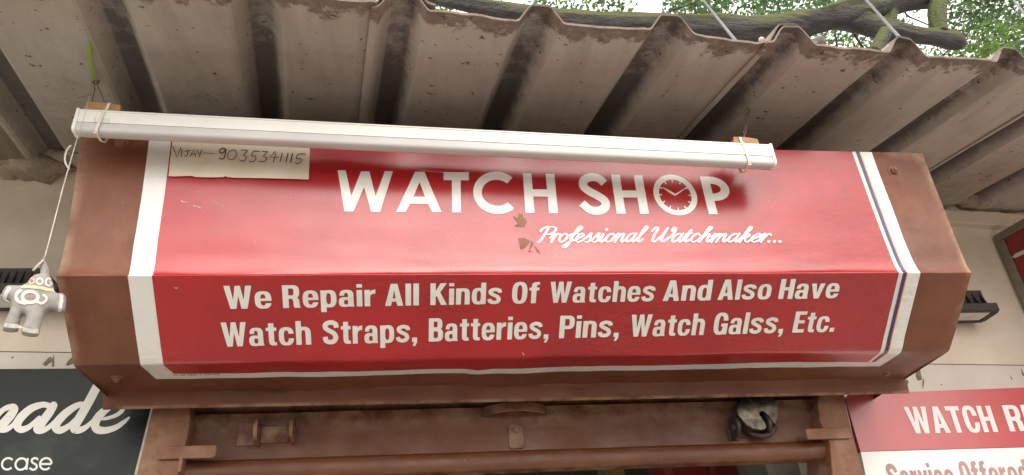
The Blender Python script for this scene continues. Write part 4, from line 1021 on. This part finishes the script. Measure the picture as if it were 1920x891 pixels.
rl = rail.build('bottom_rail', M_SHUT, sh, smooth=True); rl.modifiers.new('es', 'EDGE_SPLIT').split_angle = math.radians(35)
cu_ = MB(); rows = []
for i in range(60):
    z = zm+.0025+.30*i/59; rows.append([Vector((x, YS+.012+.008*math.sin(i*2*math.pi/10), z)) for x in (XS0, XS1)])
cu_.grid(rows); cu_.build('slat_curtain', M_SHUT, sh, smooth=True)
# pull handle
hm_ = MB(); a, b = at(905, 783, YS-.001), at(1025, 779, YS-.001); rows = []
for i in range(25):
    t = i/24; p = mixp(a, b, t); p.y = YS-.002-.036*math.sin(math.pi*t)**.62; q = Vector((0, .003, 0))
    rows.append([p, p+Vector((0, 0, .0195)), p+q+Vector((0, 0, .0195)), p+q])
hm_.grid(rows, close=True); hm_.build('handle', M_SHUT, sh, bevel=.001)
def plate(u0, v0, u1, v1, y, th, name, parent, m=None, bevel=.0015, rnd=0):
    p, q = at(u0, v1, y), at(u1, v0, y); mb = MB(); R_ = rnd*(q.z-p.z); pts = []
    for cx, cz, a0 in ((q.x-R_, q.z-R_, 0), (p.x+R_, q.z-R_, 90), (p.x+R_, p.z+R_, 180), (q.x-R_, p.z+R_, 270)):
        k = 5 if rnd else 0
        for i in range(k+1):
            a = math.radians(a0+90*i/max(k, 1)); pts.append(Vector((cx+R_*math.cos(a), y, cz+R_*math.sin(a))))
    mb.slab(pts, (0, th, 0)); return mb.build(name, m or M_SHUT, parent, bevel=bevel)
kp = plate(955, 795.5, 981, 841.5, YS-.0045, .005, 'keyhole_plate', sh, rnd=.16)
c = at(968, 806, YS-.0045); mb = MB(); mb.tube([c, c+Vector((0, -.003, 0))], .0062, 14); mb.build('rivet', M_SHUT, kp, bevel=.0008)
def ear(u, v0, v1, y0, proj, th, name, parent, m):
    p, q = at(u, v1, y0), at(u, v0, y0); h = q.z-p.z; zc = (p.z+q.z)/2; r_ = h/2; yc = y0-proj+r_
    out = [(y0+.001, p.z), (y0+.001, q.z)]+[(yc-r_*math.cos(math.pi/2-math.pi*i/14), zc+r_*math.sin(math.pi/2-math.pi*i/14)) for i in range(15)]
    hole = [(yc+r_*.42*math.cos(2*math.pi*i/14), zc+r_*.42*math.sin(2*math.pi*i/14)) for i in range(14)]
    V, F = loops_to_tris([out, hole]); mb = MB(); mb.add([Vector((p.x, y, z)) for y, z in V], F); mb.add([Vector((p.x+th, y, z)) for y, z in V], [f[::-1] for f in F])
    for L in (out, hole): mb.grid([[Vector((p.x+d, y, z)) for y, z in L] for d in (0, th)], close=True)
    return mb.build(name, m, parent, bevel=.0012)
def hasp(us, vs, label_plate, m):
    t = plate(us[0], vs[0], us[1], vs[1], YS-.0045, .005, 'hasp_plate', sh, m, rnd=.06)
    t2 = plate(us[1]+1, vs[0]+7, us[3]-2, vs[1]-5, YS-.0035, .004, 'hasp_plate', sh, m)
    for u, dv_ in ((us[2], 0), (us[3], -4)): ear(u, vs[0]+2+dv_, vs[1]+dv_, YS-.004, .046, .0075, 'hasp_ear', sh, m)
hasp((443, 486, 480, 546), (791, 836), None, M_SHUT)
hasp((1368, 1380, 1372, 1430), (786, 826), None, M_DIRTYST)
# round padlock hooked in the right hasp
YP = YS-.040
pk = empty('padlock', at(1420, 785, YP), 'round worn steel padlock with a hooked notch hanging on the shutter rail', 'padlock')
Z7 = lambda X, Y: at(1340+X/7.425, 720+Y/7.425, YP)
out = [(845, 562), (880, 480), (897, 410), (893, 330), (860, 240), (800, 170), (720, 125), (620, 105), (520, 115), (430, 150), (360, 210), (318, 290), (305, 370), (330, 440), (385, 520), (450, 585), (540, 632), (640, 648), (705, 640), (728, 600), (700, 545), (655, 480), (618, 425), (622, 392), (655, 375), (700, 388), (745, 430), (795, 490)]
mb = MB(); fr = [Z7(*p) for p in out]; cen = sum(fr, Vector())/len(fr)
rings = []
for k, (sc, dy) in enumerate(((.985, .030), (1.0, .024), (1.0, .006), (.985, .002), (.95, 0))): rings.append([cen+(p-cen)*sc+Vector((0, dy, 0)) for p in fr])
mb.grid(rings, close=True)
def capface(ring, flip):
    V, F = loops_to_tris([[(p.x, p.z) for p in ring]]); y = ring[0].y; mb.add([Vector((x, y, z)) for x, z in V], [f[::-1] if flip else f for f in F])
capface(rings[-1], False); capface(rings[0], True)
pb = mb.build('lock_body', M_STEEL, pk, smooth=True); pb.modifiers.new('es', 'EDGE_SPLIT').split_angle = math.radians(50)
mb = MB(); a, b = Z7(468, 205), Z7(540, 280); dd = (b-a); pn = Vector((-dd.z, 0, dd.x)).normalized()*.0018
mb.slab([a+pn, b+pn, b-pn, a-pn], (0, .004, 0)); o = mb.build('key_slot', M_DIRTYST, pk); o.location.y -= .0006
mb = MB(); sp_ = spline([at(1402, 808, YS-.012), at(1415, 815, YS-.020), at(1432, 818, YS-.026), at(1446, 811, YS-.030), at(1452, 800, YS-.028)], 5); mb.tube(sp_, .0062, 10); mb.build('shackle', M_DIRTYST, pk, smooth=True)

# guide channels, their latch tabs
gl_ = empty('shutter_guide', at(310, 860, 1.55), 'brown metal guide channel at the left end of the shutter', 'shutter guide', 'shutter guide channels')
def guide(pts, y, parent, th=.12): mb = MB(); mb.slab([at(u, v, y) for u, v in pts], (0, th, 0)); return mb.build('channel', M_BROWND, parent, bevel=.004, seg=3)
guide([(159, 1300), (285, 1300), (338, 884), (345, 845), (352, 815), (356, 785), (355, 752), (288, 752)], 1.552, gl_)
plate(293, 834, 407, 861.5, 1.544, .006, 'latch_tab', gl_, M_BROWND, rnd=.25)
plate(331, 857, 343, 886, 1.540, .020, 'stop_pin', gl_, M_BROWND, rnd=.1)
gr_ = empty('shutter_guide', at(1590, 860, 1.56), 'brown metal guide channel at the right end of the shutter', 'shutter guide', 'shutter guide channels')
guide([(1592, 1300), (1720, 1300), (1616, 875), (1586, 760), (1584, 735), (1537, 735), (1534, 762), (1537, 788), (1549, 812), (1556, 830), (1561, 891)], 1.56, gr_)
plate(1515, 801.5, 1592, 824, 1.552, .006, 'latch_tab', gr_, M_BROWND, rnd=.18)

# ------------------------------------------------------------------ inside of the shop
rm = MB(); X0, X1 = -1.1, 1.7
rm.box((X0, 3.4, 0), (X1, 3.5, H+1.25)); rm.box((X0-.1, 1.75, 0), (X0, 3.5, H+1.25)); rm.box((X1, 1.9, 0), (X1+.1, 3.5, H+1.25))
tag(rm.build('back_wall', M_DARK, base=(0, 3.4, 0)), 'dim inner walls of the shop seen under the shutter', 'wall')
YI = 1.93; zsh = at(960, 925, YI).z
M_SHELF = surf('grey_shelf_board', (.22, .20, .18), (.18, .165, .15), .6)
sb = MB(); sb.box((-.9, YI-.02, zsh-.02), (1.3, YI+.3, zsh)); tag(sb.build('shelf', M_SHELF, base=(0, YI, zsh), bevel=.002), 'grey shelf board inside the shop carrying the small cartons', 'shelf')
for (u0, u1, vt, col, col2, label, dy) in ((575, 690, 868, (.45, .43, .40), (.12, .11, .11), 'pale grey packet with dark marks on the shelf under the shutter', .02), (737, 812, 862, (.10, .06, .20), (.05, .03, .09), 'purple carton on the shelf under the shutter', 0), (846, 905, 862, (.48, .47, .45), (.08, .08, .08), 'white carton with a black edge on the shelf under the shutter', .01),
     (1136, 1168, 862, (.30, .19, .06), (.25, .15, .05), 'small tan carton on the shelf under the shutter', .03), (1236, 1320, 858, (.20, .012, .018), (.25, .05, .05), 'wide dark red carton on the shelf under the padlock', 0), (1326, 1379, 858, (.15, .010, .016), (.2, .05, .05), 'narrow dark red carton on the shelf beside the grey one', .012),
     (1382, 1440, 856, (.26, .25, .23), (.22, .21, .2), 'grey carton on the shelf between the red and the pale ones', .02), (1443, 1546, 854, (.50, .48, .43), (.45, .43, .39), 'large pale carton at the right end of the shelf', .004)):
    p = at(u0, 900, YI+dy); q = at(u1, vt, YI+dy); m1 = surf('carton_card', col, None, .55); m2 = surf('carton_print', col2, None, .55)
    t = empty('carton', ((p.x+q.x)/2, p.y+.04, zsh), label, 'carton', 'cartons on the shelf inside the shop')
    b_ = MB(); b_.box((p.x, p.y, zsh+.0005), (q.x, p.y+.09, q.z+.03)); b_.build('box', m1, t, bevel=.0015)
    f_ = MB(); w_ = q.x-p.x; f_.box((p.x+w_*.12, p.y-.001, zsh+.02), (p.x+w_*.30, p.y+.001, q.z+.01)); f_.build('printed_band', m2, t)
mb = MB(); c = at(943, 872, YI+.03); mb.tube([c+Vector((0, 0, .012)), c+Vector((0, .02, .012))], .030, 28)
tag(mb.build('clock_dial', M_WHITEPL, base=c, bevel=.002), 'white round clock dial hanging inside the shop under the shutter handle', 'clock')

# ------------------------------------------------------------------ tree over the roof
random.seed(21)
def bark():
    m, t, b = nodes_of('mossy_bark')
    c = mix(t, noise_fac(t, 5, .35, .65, detail=8, stretch=(.5, 3, 3)), (.060, .055, .056), (.115, .105, .105))
    geo = t.nodes.new('ShaderNodeNewGeometry'); sx_ = t.nodes.new('ShaderNodeSeparateXYZ'); t.links.new(geo.outputs['Normal'], sx_.inputs[0])
    f = math_node(t, 'ADD', sx_.outputs['Z'], noise_fac(t, 4, -.55, .55, detail=8)); r = t.nodes.new('ShaderNodeMapRange')
    r.inputs['From Min'].default_value = .45; r.inputs['From Max'].default_value = 1.15; t.links.new(f, r.inputs[0])
    c = mix(t, r.outputs[0], c, (.085, .095, .030)); t.links.new(c, b.inputs['Base Color']); b.inputs['Roughness'].default_value = .95
    bump(t, b, [(noise_fac(t, 9, 0, 1, detail=8, stretch=(.6, 3, 3)), .05), (noise_fac(t, 50, 0, 1), .01)]); return m
M_BARK = bark()
def leafmat(name, col, tr):
    m, t, b = nodes_of(name); b.inputs['Base Color'].default_value = (*col, 1); b.inputs['Roughness'].default_value = .5
    tl_ = t.nodes.new('ShaderNodeBsdfTranslucent'); tl_.inputs[0].default_value = (*tr, 1); mx = t.nodes.new('ShaderNodeMixShader'); mx.inputs[0].default_value = .5
    t.links.new(b.outputs[0], mx.inputs[1]); t.links.new(tl_.outputs[0], mx.inputs[2]); t.links.new(mx.outputs[0], t.nodes['Material Output'].inputs[0]); return m
M_LEAF = [leafmat('dark_leaf', (.040, .070, .040), (.08, .15, .06)), leafmat('green_leaf', (.06, .10, .045), (.14, .24, .085)), leafmat('yellow_green_leaf', (.09, .15, .03), (.20, .34, .06))]
tree = empty('rain_tree', (6.5, 5.5, 0), 'large tree whose mossy boughs and leaves reach over the corrugated roof', 'tree')
YT = 4.3
def bough(pts, name, rough=.12, n=6):
    mb = MB(); P = [np.array([*at(u, v, YT+dy), r*(at(u+1, v, YT+dy)-at(u, v, YT+dy)).length]) for u, v, r, dy in pts]; S = spline(P, n); rows = []; prev = None
    for i, p in enumerate(S):
        c = Vector(p[:3]); t = (Vector(S[min(i+1, len(S)-1)][:3])-Vector(S[max(i-1, 0)][:3])).normalized()
        a = (prev-t*prev.dot(t)).normalized() if prev else t.orthogonal().normalized(); prev = a; b = t.cross(a)
        rows.append([c+(a*math.cos(k*math.pi/10)+b*math.sin(k*math.pi/10))*p[3]*(1+rough*2.2*fbm((c.x*2.2, c.z*2.2, k*.55), 1, 1)+rough*.8*fbm((c.x*9, c.z*9, k*1.3), 1, 2)) for k in range(20)])
    mb.grid(rows, close=True); mb.add(rows[0], [tuple(range(20))]); mb.add(rows[-1], [tuple(range(20))[::-1]])
    return mb.build(name, M_BARK, tree, smooth=True)
bough([(640, -42, 9, .3), (800, -8, 13, .2), (900, 12, 15, .1), (1050, 36, 17, 0), (1200, 47, 22, 0), (1340, 54, 25, 0), (1450, 52, 24, 0), (1540, 36, 22, 0), (1620, 14, 26, 0), (1710, -16, 32, .1), (1830, -70, 42, .3), (2000, -140, 52, .5)], 'bough')
bough([(1560, 30, 20, .05), (1612, 42, 21, .02), (1655, 55, 20, 0), (1710, 66, 14, 0), (1760, 70, 14, 0), (1790, 78, 15, 0), (1800, 82, 11, .02)], 'bough')
bough([(1665, -8, 18, .05), (1668, 22, 14, .04), (1664, 50, 15, .02)], 'bough')
bough([(1770, -70, 16, .2), (1760, -15, 15, .1), (1757, 30, 14, .02), (1762, 66, 14, 0)], 'bough')
bough([(1660, 60, 11, -.1), (1650, 78, 11, -.15), (1638, 100, 11, -.2)], 'branch_stub', .08)
a_ = at(2000, -140, YT+.5)
tkm = MB(); S = spline([a_, a_+Vector((.9, .5, -.3)), Vector((6.4, 5.6, 4.5)), Vector((6.5, 5.6, 2)), Vector((6.5, 5.6, -.05))], 6)
tkm.tube(S, [.24+.32*i/(len(S)-1) for i in range(len(S))], 16); tkm.build('trunk', M_BARK, tree, smooth=True)
for st in ([(1690, 8, 1.6), (1700, 28, 1.4), (1720, 38, 1.2), (1748, 50, 1)], [(1255, 20, 2.2), (1300, 5, 1.6), (1330, -20, 1.3)], [(1600, 62, 2.5), (1618, 90, 2), (1630, 108, 1.5)], [(1560, 5, 2), (1563, 45, 2.2), (1570, 90, 1.8)]):
    bough([(u, v, r, .25) for u, v, r in st], 'twig', .05, 4)
lm = MB()
def leaf(c, L_, mi):
    d = Vector((random.gauss(0, 1), random.gauss(0, 1), random.gauss(-.3, .7))).normalized(); s_ = d.orthogonal().normalized(); s_ = (Matrix.Rotation(random.uniform(0, 6.28), 3, d) @ s_); f = d.cross(s_)
    w_ = L_*.26; p = c; lm.add([p, p+d*L_*.45+s_*w_+f*L_*.08, p+d*L_, p+d*L_*.45-s_*w_+f*L_*.08], [(0, 1, 2), (0, 2, 3)], mi)
def leaves(box, ncl, per, sig, y0, y1, Ls, keep=None, wts=(5, 4, 1)):
    for _ in range(ncl):
        u, v = random.uniform(box[0], box[2]), random.uniform(box[1], box[3])
        if keep and not keep(u, v): continue
        c = at(u, v, random.uniform(y0, y1)); k = random.choices((0, 1, 2), wts)[0]; sg_ = sig*(at(u+1, v, c.y)-at(u, v, c.y)).length
        for _ in range(int(per*random.uniform(.5, 1.5))):
            leaf(c+Vector((random.gauss(0, sg_), random.gauss(0, sg_*1.5), random.gauss(0, sg_*.8))), random.uniform(*Ls), k if random.random() < .75 else random.choice((0, 1, 2)))
leaves((560, -60, 1020, 8), 60, 40, 14, 4.6, 6, (.05, .085), wts=(3, 4, 3))
leaves((1030, -60, 1180, 20), 24, 40, 13, 5, 7, (.05, .085))
leaves((1255, -60, 1660, 40), 90, 40, 15, 5, 7.5, (.05, .09), wts=(6, 4, 1))
leaves((1280, -40, 1560, 20), 44, 40, 13, 5, 7.5, (.05, .09), wts=(6, 4, 1))
leaves((1500, 50, 1690, 110), 42, 34, 13, 5, 7.5, (.04, .075), wts=(3, 4, 2))
leaves((1700, 85, 1790, 125), 10, 26, 10, 5, 7.5, (.04, .07), wts=(2, 4, 3))
leaves((1770, -60, 1980, 110), 105, 40, 15, 5, 7.5, (.05, .09), keep=lambda u, v: v < 70+25*math.sin(u*.05) or u < 1830, wts=(6, 4, 1))
leaves((1790, 55, 1900, 105), 20, 30, 11, 4.5, 5.5, (.05, .08), wts=(1, 3, 5))
leaves((1690, -60, 1775, -8), 12, 30, 12, 5, 7, (.05, .08))
leaves((1895, 112, 2000, 150), 14, 30, 12, 5, 6, (.05, .08), wts=(1, 3, 4))
lm.build('crown', M_LEAF, tree, clean=False)

# ------------------------------------------------------------------ cables and debris on the roof
M_CABLE = surf('grey_cable', (.10, .10, .10), (.15, .14, .14), .6, None, 30)
for (a, b, r, lab) in (((1318, 0), (1371, 66), .0036, 'grey overhead cable crossing the mossy bough near the middle'), ((1622, -2), (1698, 83), .0042, 'thick grey overhead cable passing the bough fork'), ((1897, -4), (1921, 26), .0034, 'thin overhead cable in the top right corner before the leaves')):
    dx, dy = b[0]-a[0], b[1]-a[1]; P = [at(a[0]-dx*6, a[1]-dy*6, 5.0), at(a[0]-dx*2, a[1]-dy*2, 2.3), at(*a, 1.7), at(*b, 1.25), onroof(b[0]+dx*.35, b[1]+dy*.35, -.05)]
    mb = MB(); mb.tube(spline(P, 6), r, 8); tag(mb.build('overhead_cable', M_CABLE, base=P[-1], smooth=True), lab, 'cable', 'cables running over the roof')
def rock(c, r, name, m, label, cat, sc=(1, .8, .7)):
    rows = []
    for a in range(9):
        th = math.pi*a/8; rows.append([c+Vector([q*r*s_*(1+.3*fbm((c.x+math.cos(th)*2, math.sin(th)*math.cos(ph)*2, math.sin(th)*math.sin(ph)*2), 1, 3)) for q, s_ in zip((math.sin(th)*math.cos(ph), math.sin(th)*math.sin(ph), math.cos(th)), sc)]) for ph in [2*math.pi*b/12 for b in range(12)]])
    mb = MB(); mb.grid(rows, close=True); return tag(mb.build(name, m, base=c, smooth=True), label, cat)
M_STONE = surf('grey_stone', (.20, .19, .18), (.12, .115, .11), .95, None, 40, bumps=((150, .003),))
rock(at(1535, 79, 1.07), .016, 'stone', M_STONE, 'grey lump of rubble on the roof edge under the mossy bough', 'stone')
rock(at(1428, 74, 1.04), .006, 'stone', M_EDGE, 'small pale pebble on the roof edge beside the lapped rib', 'stone')
mb = MB()
for a, b in (((1742, 116), (1766, 98)), ((1752, 116), (1776, 96)), ((1760, 116), (1773, 101))): mb.tube([at(*a, 1.10), at((a[0]+b[0])/2+1, (a[1]+b[1])/2-1, 1.09), at(*b, 1.08)], [.0009, .0012, .0016], 6)
tag(mb.build('twig', M_BARK, base=at(1755, 112, 1.1)), 'dry twigs lying on the roof edge right of the cable', 'twig')
